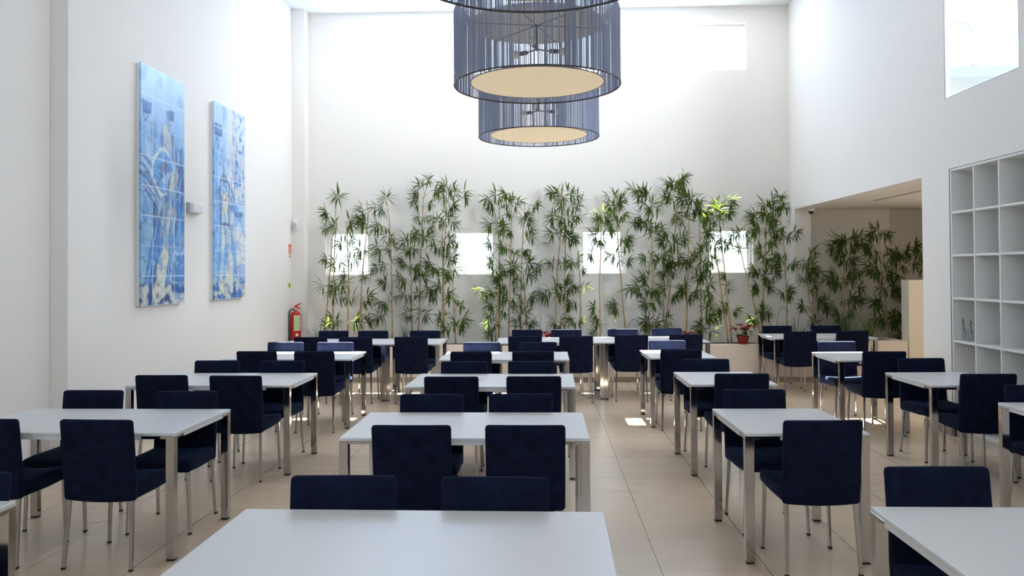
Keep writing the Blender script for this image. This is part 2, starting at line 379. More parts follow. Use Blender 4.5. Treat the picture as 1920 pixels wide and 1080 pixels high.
t = empty('window_7', (.1, 12.7, 6.12)); t['kind'] = 'structure'  # unseen panel, made up to go with the added wall-wash lamp
link('wash_panel', bevel(boxes((-3.5, 3.5, -.27, .27, -.02, 0)), .004, 1), M['frame_white'], t)

# wall devices
t = empty('emergency_light', (XL, 9.42, 2.47), 0, 'small white box light on the left wall between the two tiled pictures', 'emergency light')
link('base_plate', bevel(boxes((0, .03, -.15, .15, -.065, .065)), .006, 2), M['greyplastic'], t)
link('cover', bevel(boxes((.03, .085, -.14, .14, -.06, .06)), .014, 3), M['plastic'], t)
t = empty('motion_sensor', (-4.13, 13.22, 2.50), 0, 'white motion sensor high in the back left corner', 'sensor')
link('body', bevel(boxes((-.04, .04, -.03, .03, -.08, .08)), .02, 3), M['plastic'], t)
link('sensor_lens', bevel(boxes((-.028, .028, -.045, -.03, -.06, .02)), .007, 2), M['greyplastic'], t)
o = link('junction_box', bevel(boxes((-.035, .125, -.03, 0, -.065, .065)), .006, 2), M['plastic'], loc=(0, YB, 2.24)); tag(o, 'small pale junction box on the back wall between second and third windows', 'junction box')
o = link('cable_cover', bevel(boxes((-.03, .03, -.03, 0, -.16, .16)), .006, 2), M['plastic'], loc=(4.07, YB, 2.66)); tag(o, 'narrow white cable cover in the back right corner above the bamboo', 'cable cover')

# fire safety signs on the left wall
def sign_mesh(bs): return boxes(*bs)
t = empty('extinguisher_sign', (XL, 13.12, 2.05), 0, 'red pictogram sign above the fire extinguisher', 'sign')
link('sign_plate', boxes((0, .004, -.075, .075, -.12, .12)), M['signwhite'], t)
link('pictogram', boxes((.004, .006, -.07, -.05, -.03, .115), (.004, .006, .05, .07, -.03, .115), (.004, .006, -.05, .05, .095, .115), (.004, .006, -.05, .05, -.03, -.01),
     (.004, .006, -.05, -.022, -.01, .095), (.004, .006, .02, .05, -.01, .095), (.004, .006, -.022, .02, .07, .095)), M['signred'], t)
link('lettering', boxes(*[(.004, .006, -.06+.02*k, -.048+.02*k, -.062, -.042) for k in range(6)], *[(.004, .006, -.05+.02*k, -.036+.02*k, -.1, -.08) for k in range(5)]), M['signred'], t)
t = empty('notice_sign', (XL, 13.09, 1.48), 0, 'small yellow-green notice sign just above the fire extinguisher', 'sign')
link('sign_plate', boxes((0, .004, -.1, .1, -.05, .05)), M['signgreen'], t)
link('pictogram', boxes((.004, .006, -.03, .04, .028, .042), (.004, .006, -.035, -.015, -.03, .015), (.004, .006, .015, .035, -.03, .015), (.004, .006, -.015, .015, -.005, .015)), M['ink'], t)

# ------------------------------------------------------------------ fire extinguisher
t = empty('fire_extinguisher', (-4.095, 13.1, 0.58), 0, 'red fire extinguisher with black hose and green label in the back left corner', 'fire extinguisher')
link('cylinder', lathe(bmesh.new(), [(.055, 0), (.078, .008), (.083, .03), (.083, .40), (.078, .435), (.055, .462), (.028, .475), (.025, .49)], n=36), M['red'], t, smooth=True)
bm = lathe(bmesh.new(), [(.02, .488), (.026, .495), (.026, .515), (.018, .525), (.018, .54)], n=20)
v_ = link('valve', bm, M['brass'], t, smooth=True)
bm = bmesh.new(); box(bm, -.03, .03, -.012, .012, .535, .552); tube(bm, [(-.02, 0, .55), (.03, 0, .575), (.085, 0, .605)], [.011, .012, .010], 8)
link('carry_handle', bm, M['red'], t)
link('squeeze_lever', tube(bmesh.new(), [(0, 0, .54), (.05, 0, .532), (.085, 0, .522)], [.010, .010, .008], 8), M['red'], t)
link('hose', tube(bmesh.new(), [(-.015, -.01, .51), (-.05, -.03, .512), (-.085, -.045, .48), (-.102, -.05, .40), (-.104, -.05, .25), (-.102, -.05, .12), (-.102, -.05, .08)], .0115, 10), M['black'], t, smooth=True)
link('nozzle', tube(bmesh.new(), [(-.102, -.05, .09), (-.101, -.05, .05), (-.10, -.05, 0)], [.013, .019, .024], 12), M['black'], t, smooth=True)
def curved_patch(r_, a0, a1, z0, z1, n=12):
    bm = bmesh.new(); p = [[bm.verts.new((r_*math.cos(a0+(a1-a0)*i/n), r_*math.sin(a0+(a1-a0)*i/n), z)) for z in (z0, z1)] for i in range(n+1)]
    for a, b_ in zip(p, p[1:]): bm.faces.new((a[0], b_[0], b_[1], a[1]))
    return bm
link('label_sticker', curved_patch(.0845, R(-92), R(-12), .155, .41), M['label'], t)
bm = bmesh.new()
random.seed(3)
for row in range(9):
    z = .39 - row*.026
    for c in range(6):
        if random.random() < .25: continue
        a = R(-84 + c*11.5); 
        q = curved_patch(.0852, a, a+R(random.uniform(4, 8)), z-.004, z+.004, 2)
        me = bpy.data.meshes.new('tmp'); q.to_mesh(me); q.free(); bm.from_mesh(me); bpy.data.meshes.remove(me)
link('label_print', bm, M['ink'], t)
link('inspection_tag', boxes((.03, .07, -.092, -.088, .07, .115)), M['signwhite'], t)
link('wall_bracket', bevel(boxes((-.105, -.08, -.04, .04, .30, .42)), .004, 1), M['greyplastic'], t)

# ------------------------------------------------------------------ tiled pictures (painted, cloth-like canvas with a printed tile pattern)
def smooth(e0, e1, x):
    t_ = max(0, min(1, (x-e0)/(e1-e0))); return t_*t_*(3-2*t_)
def mixc(a, b_, t_): return tuple(p+(q-p)*t_ for p, q in zip(a, b_))
PALE, CREAM, SKY, MID, DEEP = (.42, .62, .84), (.70, .71, .60), (.15, .42, .78), (.022, .18, .48), (.004, .055, .25)
def nz3(x, y, s=0): return noise.noise(Vector((x, y, s)))
def capsule(u, v, ax, ay, bx, by, r0, r1, asp=2.5):
    # distance to a tapered stroke, 1 inside, 0 outside
    v_, ay_, by_ = v*asp, ay*asp, by*asp
    dx, dy = bx-ax, by_-ay_; l = dx*dx+dy*dy+1e-9
    t_ = max(0, min(1, ((u-ax)*dx+(v_-ay_)*dy)/l)); r_ = r0+(r1-r0)*t_
    d = math.hypot(u-ax-dx*t_, v_-ay_-dy*t_)
    side = ((u-ax)*dy-(v_-ay_)*dx)/math.sqrt(l)/max(r_, .01)
    return smooth(r_+.02, r_-.02, d), side, t_
def robe(c, u, v, a, b_, r0, r1, seed, light=CREAM, dark=MID, fold=5.0):
    m_, s_, t_ = capsule(u, v, *a, *b_, r0, r1)
    if m_ <= 0: return c
    f = .5+.5*math.sin(s_*fold + 3*nz3(u*3, v*5, seed) + seed)
    f2 = smooth(.45, .95, abs(s_))
    k = max(f2, smooth(.45, .9, f)*.75)
    cc = mixc(light, dark, k); cc = mixc(cc, DEEP, .55*smooth(.82, 1.0, abs(s_)))
    return mixc(c, cc, m_)
def head(c, u, v, x, y, r_, hat=True, halo=False, asp=2.5):
    d = math.hypot(u-x, (v-y)*asp)
    if halo:
        c = mixc(c, (.80, .85, .86), smooth(r_*2.3, r_*2.1, d)); c = mixc(c, SKY, smooth(r_*1.95, r_*1.8, d))
    c = mixc(c, PALE, smooth(r_*1.02, r_*.9, d))
    if d < r_: c = mixc(c, MID, .7*smooth(.05, .4, nz3(u*22, v*50, x*9)) + .35*smooth(0, r_, x-u+.02))
    if hat:
        hv = (y - .35*r_/asp - v)*asp/r_
        if 0 < hv < 1.15: c = mixc(c, MID if hv > .22 else DEEP, .85*smooth(r_*(.86+.12*hv)+.012, r_*(.86+.12*hv)-.012, abs(u-x)))
    elif not hat and d < r_*1.1 and v < y-.15*r_/asp: c = mixc(c, DEEP, .6)
    return c
def base(u, v, seed):
    c = mixc(PALE, SKY, .35+.5*smooth(-.3, .6, math.sin(u*26+2*nz3(u*4, v*3, seed)))*.5+.25*nz3(u*2, v*4, seed+4))
    c = mixc((.50, .70, .93), c, smooth(0.0, .35, v))
    return mixc(c, MID, .35*smooth(.1, .5, nz3(u*5, v*11, seed+2)))
def paint_first(u, v):
    c = base(u, v, 1)
    c = mixc(c, PALE, .6*smooth(.2, .05, abs(u-.62)+abs(v-.1)))
    c = robe(c, u, v, (.12, .27), (.14, .44), .13, .2, 3, PALE, SKY, 4); c = head(c, u, v, .12, .215, .11)
    c = robe(c, u, v, (.60, .28), (.72, .58), .16, .30, 5, CREAM, MID, 4); c = head(c, u, v, .66, .215, .10)
    c = robe(c, u, v, (.95, .32), (.9, .72), .07, .12, 8, SKY, DEEP, 3)
    c = robe(c, u, v, (.02, .41), (.40, .48), .10, .09, 9, PALE, MID, 7)
    c = robe(c, u, v, (.5, .50), (.46, .66), .26, .22, 11, (.45, .62, .82), DEEP, 6)
    c = head(c, u, v, .5, .43, .12, hat=False, halo=True)
    c = robe(c, u, v, (.72, .47), (.66, .60), .12, .08, 13, CREAM, MID, 5)
    c = robe(c, u, v, (.15, .50), (.35, .56), .09, .07, 15, PALE, DEEP, 8)
    if v > .64: c = mixc(c, (.30, .52, .66) if u < .35 else (.22, .42, .70), .75*smooth(.64, .70, v)*smooth(.0, .1, abs(u-.55)))
    c = robe(c, u, v, (.60, .64), (.33, .96), .20, .30, 17, CREAM, MID, 5.5)
    c = robe(c, u, v, (.36, .66), (.12, .97), .07, .12, 19, SKY, DEEP, 7)
    c = robe(c, u, v, (.73, .63), (.66, .90), .05, .10, 21, PALE, MID, 6)
    if v > .765 and u > .76: c = mixc(c, PALE if v < .785 else MID, .9 if v < .785 else .7)
    if v > .89: c = mixc(c, mixc(CREAM, DEEP, smooth(-.15, .2, nz3(u*8, v*24, 6))), smooth(.89, .93, v)*.9)
    return c
def paint_second(u, v):
    c = mixc(base(u, v, 7), (.74, .76, .74), smooth(.25, .5, u)*.85)
    leaf = nz3(u*9, v*22, 3) + .6*nz3(u*22, v*50, 5)
    c = mixc(c, SKY if leaf < .4 else MID, smooth(.0, .35, leaf)*smooth(.28, .1, abs(u-.78))*smooth(.58, .48, v)*.9)
    c = mixc(c, (.12, .14, .35), .8*smooth(.018, .008, abs(u-.66-.05*math.sin(v*9)))*smooth(.5, .42, v)*smooth(.1, .2, v))
    if v > .45: c = mixc(c, (.50, .70, .86), smooth(.45, .5, v)*smooth(.55, .7, u)*smooth(.66, .6, v))
    c = robe(c, u, v, (.12, .24), (.16, .42), .12, .2, 3, PALE, SKY, 4); c = head(c, u, v, .14, .185, .13)
    c = robe(c, u, v, (.36, .46), (.34, .62), .22, .16, 12, CREAM, MID, 5)
    c = robe(c, u, v, (.50, .44), (.60, .52), .08, .07, 14, PALE, DEEP, 6); c = head(c, u, v, .3, .405, .13, hat=False)
    c = robe(c, u, v, (.36, .62), (.42, .93), .17, .36, 16, CREAM, SKY, 7)
    c = mixc(c, DEEP, .7*smooth(.016, .008, abs(v-.615))*smooth(.22, .16, abs(u-.4)))
    c = mixc(c, DEEP, .7*smooth(.016, .010, abs(v-.553))*smooth(.16, .12, abs(u-.78)))
    if u > .72 and .82 < v < .91: c = mixc(c, (.25, .40, .75), .75)
    if v > .88: c = mixc(c, mixc(CREAM, MID, smooth(-.1, .2, nz3(u*7, v*26, 2))), smooth(.88, .92, v)*.9)
    return c
M['art'] = bpy.data.materials.new('blue_painted_tile_print'); M['art'].use_nodes = True
_b = M['art'].node_tree.nodes['Principled BSDF']; _a = nd(M['art'], 'ShaderNodeVertexColor'); _a.layer_name = 'paint'
M['art'].node_tree.links.new(_a.outputs['Color'], _b.inputs['Base Color']); _b.inputs['Roughness'].default_value = 0.35
def picture(y0, y1, z0, z1, fn, label):
    t = empty('tiled_picture', (XL, (y0+y1)/2, z0), 0, label, 'picture', 'blue tile pictures on the left wall')
    link('stretcher_frame', boxes((0, .035, -(y1-y0)/2+.01, (y1-y0)/2-.01, .01, z1-z0-.01)), M['frame_white'], t)
    bm = bmesh.new(); nu, nv = 96, 250; hw, H_ = (y1-y0)/2, z1-z0; th = .055
    cl = bm.loops.layers.color.new('paint'); cols = {}
    def V(x, y, z, c): 
        v = bm.verts.new((x, y, z)); cols[v] = c; return v
    def colour(u, v):
        wu, wv = u + .035*nz3(u*5, v*12, 31) + .012*nz3(u*17, v*40, 33), v + .014*nz3(u*5, v*12, 41) + .004*nz3(u*19, v*45, 43)
        c = fn(wu, wv)
        rg = 1 - abs(nz3(wu*6, wv*15, 51) + .5*nz3(wu*14, wv*36, 53))*2.6
        c = mixc(c, DEEP, .55*smooth(.72, .97, rg)*smooth(.12, .4, v))
        rg = 1 - abs(nz3(wu*5+4, wv*11, 61) + .5*nz3(wu*12, wv*30, 63))*2.6
        c = mixc(c, PALE, .5*smooth(.75, .97, rg))
        wash = nz3(u*2.2, v*6, 71) + .5*nz3(u*6, v*16, 73)
        c = mixc(c, (.05, .27, .66), .55*smooth(.05, .45, wash)*smooth(.1, .5, v))
        gu, gv = u*4 % 1, v*8 % 1
        ln = max(smooth(.022, .008, min(gu, 1-gu)), smooth(.020, .008, min(gv, 1-gv)))
        c = tuple(max(0, k)**1.18 for k in c)
        if .001 < u < .999: c = mixc(c, (.78, .84, .9), .75*ln)
        return c
    rows = []
    for j in range(nv+1):
        v = j/nv; z = H_*(1-v); row = [V(0.036, -hw, z, colour(0, v))]
        row += [V(th, -hw+2*hw*i/nu, z, colour(i/nu, v)) for i in range(nu+1)]
        row.append(V(0.036, hw, z, colour(1, v))); rows.append(row)
    rows.insert(0, [V(0.036, w_.co.y, H_, cols[w_]) for w_ in rows[0]]); rows.append([V(0.036, w_.co.y, 0, cols[w_]) for w_ in rows[-1]])
    for a, b_ in zip(rows, rows[1:]):
        for i in range(len(a)-1): bm.faces.new((a[i], a[i+1], b_[i+1], b_[i]))
    for f in bm.faces:
        for lp in f.loops:
            k = cols[lp.vert]; lp[cl] = (*[max(0, min(1, q))**(1/2.2) for q in k], 1)
    link('painted_face', bm, M['art'], t)
picture(8.10, 9.10, 1.35, 3.885, paint_first, 'nearer of two tall blue and white tile pictures, with a haloed figure')
picture(9.94, 10.99, 1.35, 3.875, paint_second, 'farther of two tall blue and white tile pictures, with blue tree foliage')

# ------------------------------------------------------------------ built-in shelf unit
t = empty('shelf_unit', (XR, 6.74, 0), 0, 'white built-in cube shelving unit in the right wall', 'shelving')
ys = [8.235-.425*k - 6.74 for k in range(8)]; zs = [.10+.4305*k for k in range(7)]
bs = [(.0, .36, y-.011, y+.011, .10, 2.683) for y in ys]
link('upright_boards', bevel(boxes(*bs), .002, 1), M['shelf'], t)
for z in zs: link('shelf_board', bevel(boxes((.004 if 0.2 < z < 2.5 else 0, .358, ys[-1]-.011, ys[0]+.011, z-.011, z+.011)), .002, 1), M['shelf'], t)
link('back_panel', boxes((.36, .375, ys[-1]-.011, ys[0]+.011, .09, 2.694)), M['shelf'], t)
link('plinth', boxes((.03, .35, ys[-1], ys[0], 0, .089)), M['shelf'], t)
link('shadow_gap_strip', boxes((.004, .03, ys[0]+.0115, ys[0]+.032, 0, 2.696), (.004, .03, ys[-1], ys[0]+.032, 2.6965, 2.70)), M['shelf_gap'], t)  # dark grey strips stand in for the shaded gap round the unit
bm = bmesh.new()
for k in range(6):
    for z in zs[1:6]: lathe(bm, [(.018, z-.0118), (.018, z-.018), (.001, z-.018)], .12, (ys[k]+ys[k+1])/2, 0, 12)
link('cable_caps', bm, M['greyplastic'], t)
# glass with sprigs on the shelf
def sprig(bm, base_, top_, seed):
    random.seed(seed); b0, t0 = Vector(base_), Vector(top_); tube(bm, [b0, (b0+t0)/2+Vector((.004, .006, 0)), t0], .0022, 5)
    for i in range(46):
        f = .30+.68*i/46; p = b0.lerp(t0, f); a = random.uniform(0, 6.28); d = Vector((math.cos(a), math.sin(a), .55))*random.uniform(.014, .026); s = Vector((-math.sin(a), math.cos(a), 0))*.004
        bm.faces.new([bm.verts.new(p), bm.verts.new(p+d*.5+s), bm.verts.new(p+d), bm.verts.new(p+d*.5-s)])
sz = zs[2]+.011
for nm, (x, y), tp, lab in (('sprig_vase', (4.205, 8.15), (-.01, .04, .225), 'clear glass with a dark leafy sprig, left one on the shelf'), ('sprig_vase', (4.19, 8.0), (.0, .03, .21), 'clear glass with a dark leafy sprig beside the shelf upright')):
    t = empty(nm, (x, y, sz), 0, lab, 'vase', 'sprig vases on the shelf')
    link('glass_jar', lathe(bmesh.new(), [(.03, 0), (.036, .004), (.038, .11), (.035, .11), (.033, .01), (.001, .008)], n=20), M['pane'], t, smooth=True)
    bm = bmesh.new(); sprig(bm, (0, 0, .012), tp, 4); link('sprig', bm, M['grass'], t)
# ================================================================== tables
def leg_mesh(parent, sx, sy, hw, hd, H=0.75):
    # corner leg flush with the edges, with the two short flush arms under the top
    x1, y1 = sx*hw, sy*hd; x0, y0 = sx*(hw-.052), sy*(hd-.046)
    def B(a, b_, c, d, e, f): return (min(a, b_), max(a, b_), min(c, d), max(c, d), e, f)
    g = .0006
    bm = boxes(B(x0, x1-sx*g, y0, y1-sy*g, .012, H-.018), B(x0, sx*(hw-.20), y0+sy*.006, y1-sy*g, H-.036, H-.018), B(x0+sx*.006, x1-sx*g, y0, sy*(hd-.125), H-.036, H-.018))
    bevel(bm, .0015, 1)
    l = link('leg', bm, M['chrome'], parent)
    link('foot_pad', boxes(B(x0+sx*.003, x1-sx*.003, y0+sy*.003, y1-sy*.003, 0, .012)), M['rubber'], l)
def make_table(w, d=0.83, H=0.75):
    t = empty('dining_table', (0, 0, 0)); hw, hd = w/2, d/2
    bm = boxes((-hw, hw, -hd, hd, H-.0175, H)); bevel(bm, .0018, 1)
    box(bm, -hw+.205, hw-.205, -hd+.001, -hd+.06, H-.040, H-.0178); box(bm, -hw+.205, hw-.205, hd-.06, hd-.001, H-.040, H-.0178)
    box(bm, -hw+.001, -hw+.06, -hd+.13, hd-.13, H-.040, H-.0178); box(bm, hw-.06, hw-.001, -hd+.13, hd-.13, H-.040, H-.0178)
    box(bm, -hw+.0601, hw-.0601, -hd+.0601, hd-.0601, H-.034, H-.0178)
    link('tabletop', bm, M['top'], t)
    for sx in (-1, 1):
        for sy in (-1, 1): leg_mesh(t, sx, sy, hw, hd, H)
    return t
protos = {}
def place_table(x, y, w, rot, label, group):
    key = round(w, 2)
    if key not in protos: protos[key] = t = make_table(key)
    else: t = copy_tree(protos[key])
    a = R(rot); c, s = math.cos(a), math.sin(a); t.location = (x + c*w/2 - s*.415, y + s*w/2 + c*.415, 0); t.rotation_euler.z = a
    tag(t, label, 'table', group)
BIG, SMALL = 'white tables for four with chrome legs', 'white tables for two with chrome legs'
T4, T2 = 'white chrome-legged table for four, ', 'small white chrome-legged table for two, '
for args in [
 (-1.20, 2.33, 1.42, -.7, T4 + 'frontmost of the middle column', BIG), (-1.164, 4.513, 1.42, 0, T4 + 'second from the front in the middle column', BIG),
 (-1.143, 6.536, 1.40, -.6, T4 + 'third from the front in the middle column', BIG), (-1.126, 8.534, 1.40, -.2, T4 + 'fourth in the middle column', BIG),
 (-3.59, 2.42, 1.40, 0, T4 + 'cut off at front left corner', BIG), (-3.575, 4.655, 1.40, -.6, T4 + 'second from the front in the left column', BIG),
 (-3.52, 6.615, 1.40, 0, T4 + 'third from the front in the left column', BIG), (-3.505, 8.61, 1.40, -.3, T4 + 'fourth from the front in the left column', BIG),
 (1.287, 2.402, 0.71, 0, T2 + 'frontmost right of the aisle', SMALL), (1.154, 4.661, 0.71, .9, T2 + 'second one just right of the aisle', SMALL),
 (1.207, 6.641, 0.71, .5, T2 + 'third one just right of the aisle', SMALL), (1.150, 8.687, 0.71, 1.0, T2 + 'fourth one just right of the aisle', SMALL),
 (3.18, 4.92, 0.71, 0, T2 + 'cut off at the right picture edge', SMALL), (3.123, 6.587, 0.71, 1.4, T2 + 'beside the shelf unit, wholly in view', SMALL),
 (3.056, 8.409, 0.71, .6, T2 + 'beside the end of the right wall', SMALL), (3.166, 11.105, 1.40, .6, T4 + 'in the back row before the alcove', BIG),
 (-3.475, 10.43, 1.40, 0, T4 + 'far left of the back row', BIG), (-2.072, 10.43, 0.71, 0, T2 + 'joined onto the far left back-row table', SMALL),
 (-.605, 10.52, 1.40, 2.2, T4 + 'left of two joined in mid back row', BIG), (.798, 10.575, 1.40, 3.2, T4 + 'right of two joined in mid back row', BIG)]:
    place_table(*args)

# ================================================================== chairs
def make_chair():
    t = empty('dining_chair', (0, 0, 0))
    # seat: padded slab with a slight saddle, front edge rolled
    bm = rbox(0, .012, .436, .214, .222, .041, .028, 8, 7, 2)
    for v in bm.verts:
        x, y, z = v.co
        if z > .436: v.co.z += .012*abs(x/.214)**2*(.5+.5*smooth(-.1, .2, y)) - .010*smooth(.1, .234, y) - .006*(1-abs(x)/.214)
        else: v.co.z += .010*smooth(.0, .22, y) - .004
    link('seat', bm, M['fabric'], t, smooth=True)
    # backrest: reaches down behind the seat, leans back, gently convex lower edge
    bm = rbox(0, 0, .625, .2175, .024, .235, .020, 8, 2, 10)
    for v in bm.verts:
        x, y, z = v.co; f = (z-.39)/.47
        v.co.y = y*(1.15-.30*f) - .212 - .036*f - .012*f*f + .006*(x/.2175)**2
        if z < .5: v.co.z -= .012*(1-(x/.2175)**2)*(1-f*4 if f < .25 else 0)
        v.co.x *= 1 - .012*(1-f)
    link('backrest', bm, M['fabric'], t, smooth=True)
    for sx in (-1, 1):
        for sy in (-1, 1):
            top = Vector((sx*.188, -.205 if sy < 0 else .195, .415)); bot = Vector((sx*.203, -.246 if sy < 0 else .200, .010))
            bm = bmesh.new(); r_ = bmesh.ops.create_cube(bm, size=1)
            for v in r_['verts']:
                p = top if v.co.z > 0 else bot; h = .0115 if v.co.z > 0 else .0095
                v.co = Vector((p.x + (h if v.co.x > 0 else -h), p.y + (h if v.co.y > 0 else -h), p.z))
            l = link('leg', bevel(bm, .004, 2), M['chrome_leg'], t)
            link('foot_cap', bevel(boxes((bot.x-.0108, bot.x+.0108, bot.y-.0108, bot.y+.0108, 0, .0125)), .002, 1), M['rubber'], l)
    return t
chair0 = make_chair(); used = False
def chair(x, ytop, facing, jitter, label):
    """facing N: back towards the camera; F: facing the camera. ytop: where the upper edge of the back stands"""
    global used
    c = chair0 if not used else copy_tree(chair0); used = True
    a = 0 if facing == 'N' else math.pi; y = ytop + (.262 if facing == 'N' else -.262)
    c.location = (x, y, 0); c.rotation_euler.z = a + R(jitter)
    tag(c, label, 'chair', 'navy upholstered chairs at the tables')
BK, FR = 'navy chair seen from behind, ', 'navy chair facing the viewer, '
PT = {'C1': 'frontmost middle-column table', 'C2': 'second table of middle column', 'C3': 'third table of middle column', 'C4': 'fourth table of middle column',
      'R1': 'frontmost table right of aisle', 'R2': 'second table just right of aisle', 'R3': 'third table just right of aisle', 'R4': 'fourth table just right of aisle',
      'S2': 'table cut off at right edge', 'S3': 'table beside the shelves', 'S4': 'table by right wall end', 'S5': 'back-row alcove table',
      'L1': 'table cut off at front left', 'L2': 'second table of left column', 'L3': 'third table of left column', 'L4': 'fourth table of left column',
      'L5': 'far left back-row table', 'L6': 'small back-row table joined on', 'M5': 'left joined table in mid back row', 'M6': 'right joined table in mid back row'}
for tb, fc, seats in [
 ('C1', 'F', [(-.814, 3.26, 1), (-.201, 3.245, -.5)]), ('C2', 'N', [(-.721, 4.322, 0), (-.102, 4.326, 0)]), ('C2', 'F', [(-.759, 5.43, 0), (-.153, 5.445, 1)]),
 ('C3', 'N', [(-.733, 6.326, 0), (-.079, 6.336, 0)]), ('C3', 'F', [(-.734, 7.412, 0), (-.112, 7.415, 0)]), ('C4', 'N', [(-.754, 8.30, 0), (-.109, 8.30, 0)]), ('C4', 'F', [(-.728, 9.43, 0), (-.06, 9.42, 0)]),
 ('L1', 'F', [(-2.46, 3.30, 0)]),
 ('L2', 'N', [(-3.224, 4.50, -3), (-2.54, 4.475, -3)]), ('L2', 'F', [(-3.214, 5.62, 0), (-2.505, 5.575, 2)]), ('L3', 'N', [(-3.128, 6.44, 0), (-2.491, 6.40, -1.5)]), ('L3', 'F', [(-3.105, 7.53, 0), (-2.471, 7.50, 0)]),
 ('L4', 'N', [(-3.049, 8.40, 0), (-2.412, 8.35, -1)]), ('L4', 'F', [(-3.088, 9.50, 0), (-2.482, 9.485, 0)]), ('L5', 'N', [(-3.004, 10.22, 0), (-2.416, 10.21, 0)]), ('L5', 'F', [(-2.991, 11.33, 0), (-2.418, 11.31, 0)]),
 ('L6', 'N', [(-1.688, 10.20, -2)]), ('L6', 'F', [(-1.679, 11.31, 0)]),
 ('M5', 'N', [(-.236, 10.245, 0), (.413, 10.26, 1)]), ('M5', 'F', [(-.229, 11.42, 1), (.33, 11.45, 1)]), ('M6', 'N', [(1.125, 10.38, 2), (1.841, 10.47, 2)]), ('M6', 'F', [(1.133, 11.50, 0), (1.778, 11.58, 2)]),
 ('R1', 'F', [(1.647, 3.44, 1.5)]), ('R2', 'N', [(1.528, 4.474, 1.5)]), ('R2', 'F', [(1.467, 5.64, 2)]), ('R3', 'N', [(1.589, 6.49, 0)]), ('R3', 'F', [(1.516, 7.57, 0)]), ('R4', 'N', [(1.447, 8.49, 0)]), ('R4', 'F', [(1.47, 9.61, 0)]),
 ('S2', 'F', [(3.50, 5.85, 3)]), ('S3', 'N', [(3.503, 6.45, 0)]), ('S3', 'F', [(3.517, 7.60, 3)]), ('S4', 'N', [(3.437, 8.22, 0)]), ('S4', 'F', [(3.392, 9.40, 2)]),
 ('S5', 'N', [(3.442, 10.88, 0), (4.172, 10.98, 0)]), ('S5', 'F', [(3.46, 12.03, 0), (4.187, 12.06, 0)])]:
    for i, (x, y, j) in enumerate(seats):
        side = '' if len(seats) == 1 else ('left ' if (i == 0) else 'right ')
        chair(x, y, fc, j, (BK if fc == 'N' else FR) + side + ('seat of ' if side else 'at ') + PT[tb])

# ================================================================== drum pendant lamps
def make_lamp():
    t = empty('pendant_lamp', (0, 0, 0)); RR, H = .60, .585   # origin at the lower rim
    random.seed(12); bm = bmesh.new(); N = 360
    for k in range(N):
        a = 2*math.pi*(k + random.uniform(-.25, .25))/N; w_ = random.choice((.0012, .0018, .0024, .0030, .0048)); ca, sa = math.cos(a), math.sin(a)
        rr = RR + random.uniform(-.0015, .0015); th = .0016; prof = [(rr, .004), (rr, H-.05), (rr-.012, H-.018), (rr-.045, H)]
        rows = []
        for r_, z in prof:
            rows.append([bm.verts.new((ca*(r_+dr) - sa*dw, sa*(r_+dr) + ca*dw, z)) for dr, dw in ((th, -w_), (th, w_), (-th, w_), (-th, -w_))])
        for p, q in zip(rows, rows[1:]):
            for i in range(4): bm.faces.new((p[i], p[(i+1) % 4], q[(i+1) % 4], q[i]))
    link('string_shade', bm, M['string'], t)
    for z, r_ in ((.003, RR), (H, RR-.045)):
        link('rim_ring', tube_ring(r_, z, .0055), M['wire'], t, smooth=True)
    link('top_disc', lathe(bmesh.new(), [(.001, .452), (.485, .452), (.488, .449), (.485, .446), (.001, .449)], n=64), M['inner'], t)
    bm = bmesh.new(); rings = []
    for r_ in (.001, .12, .24, .36, .45, .481): rings.append([bm.verts.new((r_*math.cos(2*math.pi*k/64), r_*math.sin(2*math.pi*k/64), .024 - .004*(1-r_/.481))) for k in range(64)])
    for a_, b_ in zip(rings, rings[1:]):
        for k in range(64): bm.faces.new((a_[k], a_[(k+1) % 64], b_[(k+1) % 64], b_[k]))
    link('disc_ring', tube_ring(.483, .024, .004, 72), M['cable'], t, smooth=True)
    for k in range(4): link('hanger_wire', tube(bmesh.new(), [(.483*math.cos(k*1.5708+.4), .483*math.sin(k*1.5708+.4), .026), (.484*math.cos(k*1.5708+.4), .484*math.sin(k*1.5708+.4), .446)], .002, 5), M['wire'], t)
    link('diffuser', bm, M['cream'], t, smooth=True)
    bm = bmesh.new()
    for k in range(6):
        a = math.pi*k/3 + .2; tube(bm, [(0, 0, .444), (.486*math.cos(a), .486*math.sin(a), .444)], .003, 5); tube(bm, [(.486*math.cos(a), .486*math.sin(a), .444), ((RR-.045)*math.cos(a), (RR-.045)*math.sin(a), H-.004)], .003, 5)
    tube(bm, [(0, 0, .26), (0, 0, .50)], .009, 8)
    link('spider', bm, M['wire'], t)
    for k in range(3):
        a = 2*math.pi*k/3 + .35; c, s = math.cos(a), math.sin(a); bm = bmesh.new()
        tube(bm, [(0, 0, .27), (.10*c, .10*s, .265)], .006, 6); tube(bm, [(.10*c, .10*s, .265), (.16*c, .16*s, .268)], .017, 10)
        h_ = link('lamp_holder', bm, M['wire'], t)
        link('bulb', tube(bmesh.new(), [(.158*c, .158*s, .268), (.175*c, .175*s, .269), (.20*c, .20*s, .27), (.23*c, .23*s, .271), (.245*c, .245*s, .272)], [.013, .018, .029, .028, .010], 12), M['bulb'], h_, smooth=True)
    link('cable', tube(bmesh.new(), [(0, 0, .50), (0, 0, ZC-3.03-.03)], .004, 6), M['cable'], t)
    link('ceiling_rose', lathe(bmesh.new(), [(.06, ZC-3.03), (.06, ZC-3.03-.02), (.05, ZC-3.03-.032), (.001, ZC-3.03-.034)], n=24), M['plastic'], t, smooth=True)
    return t
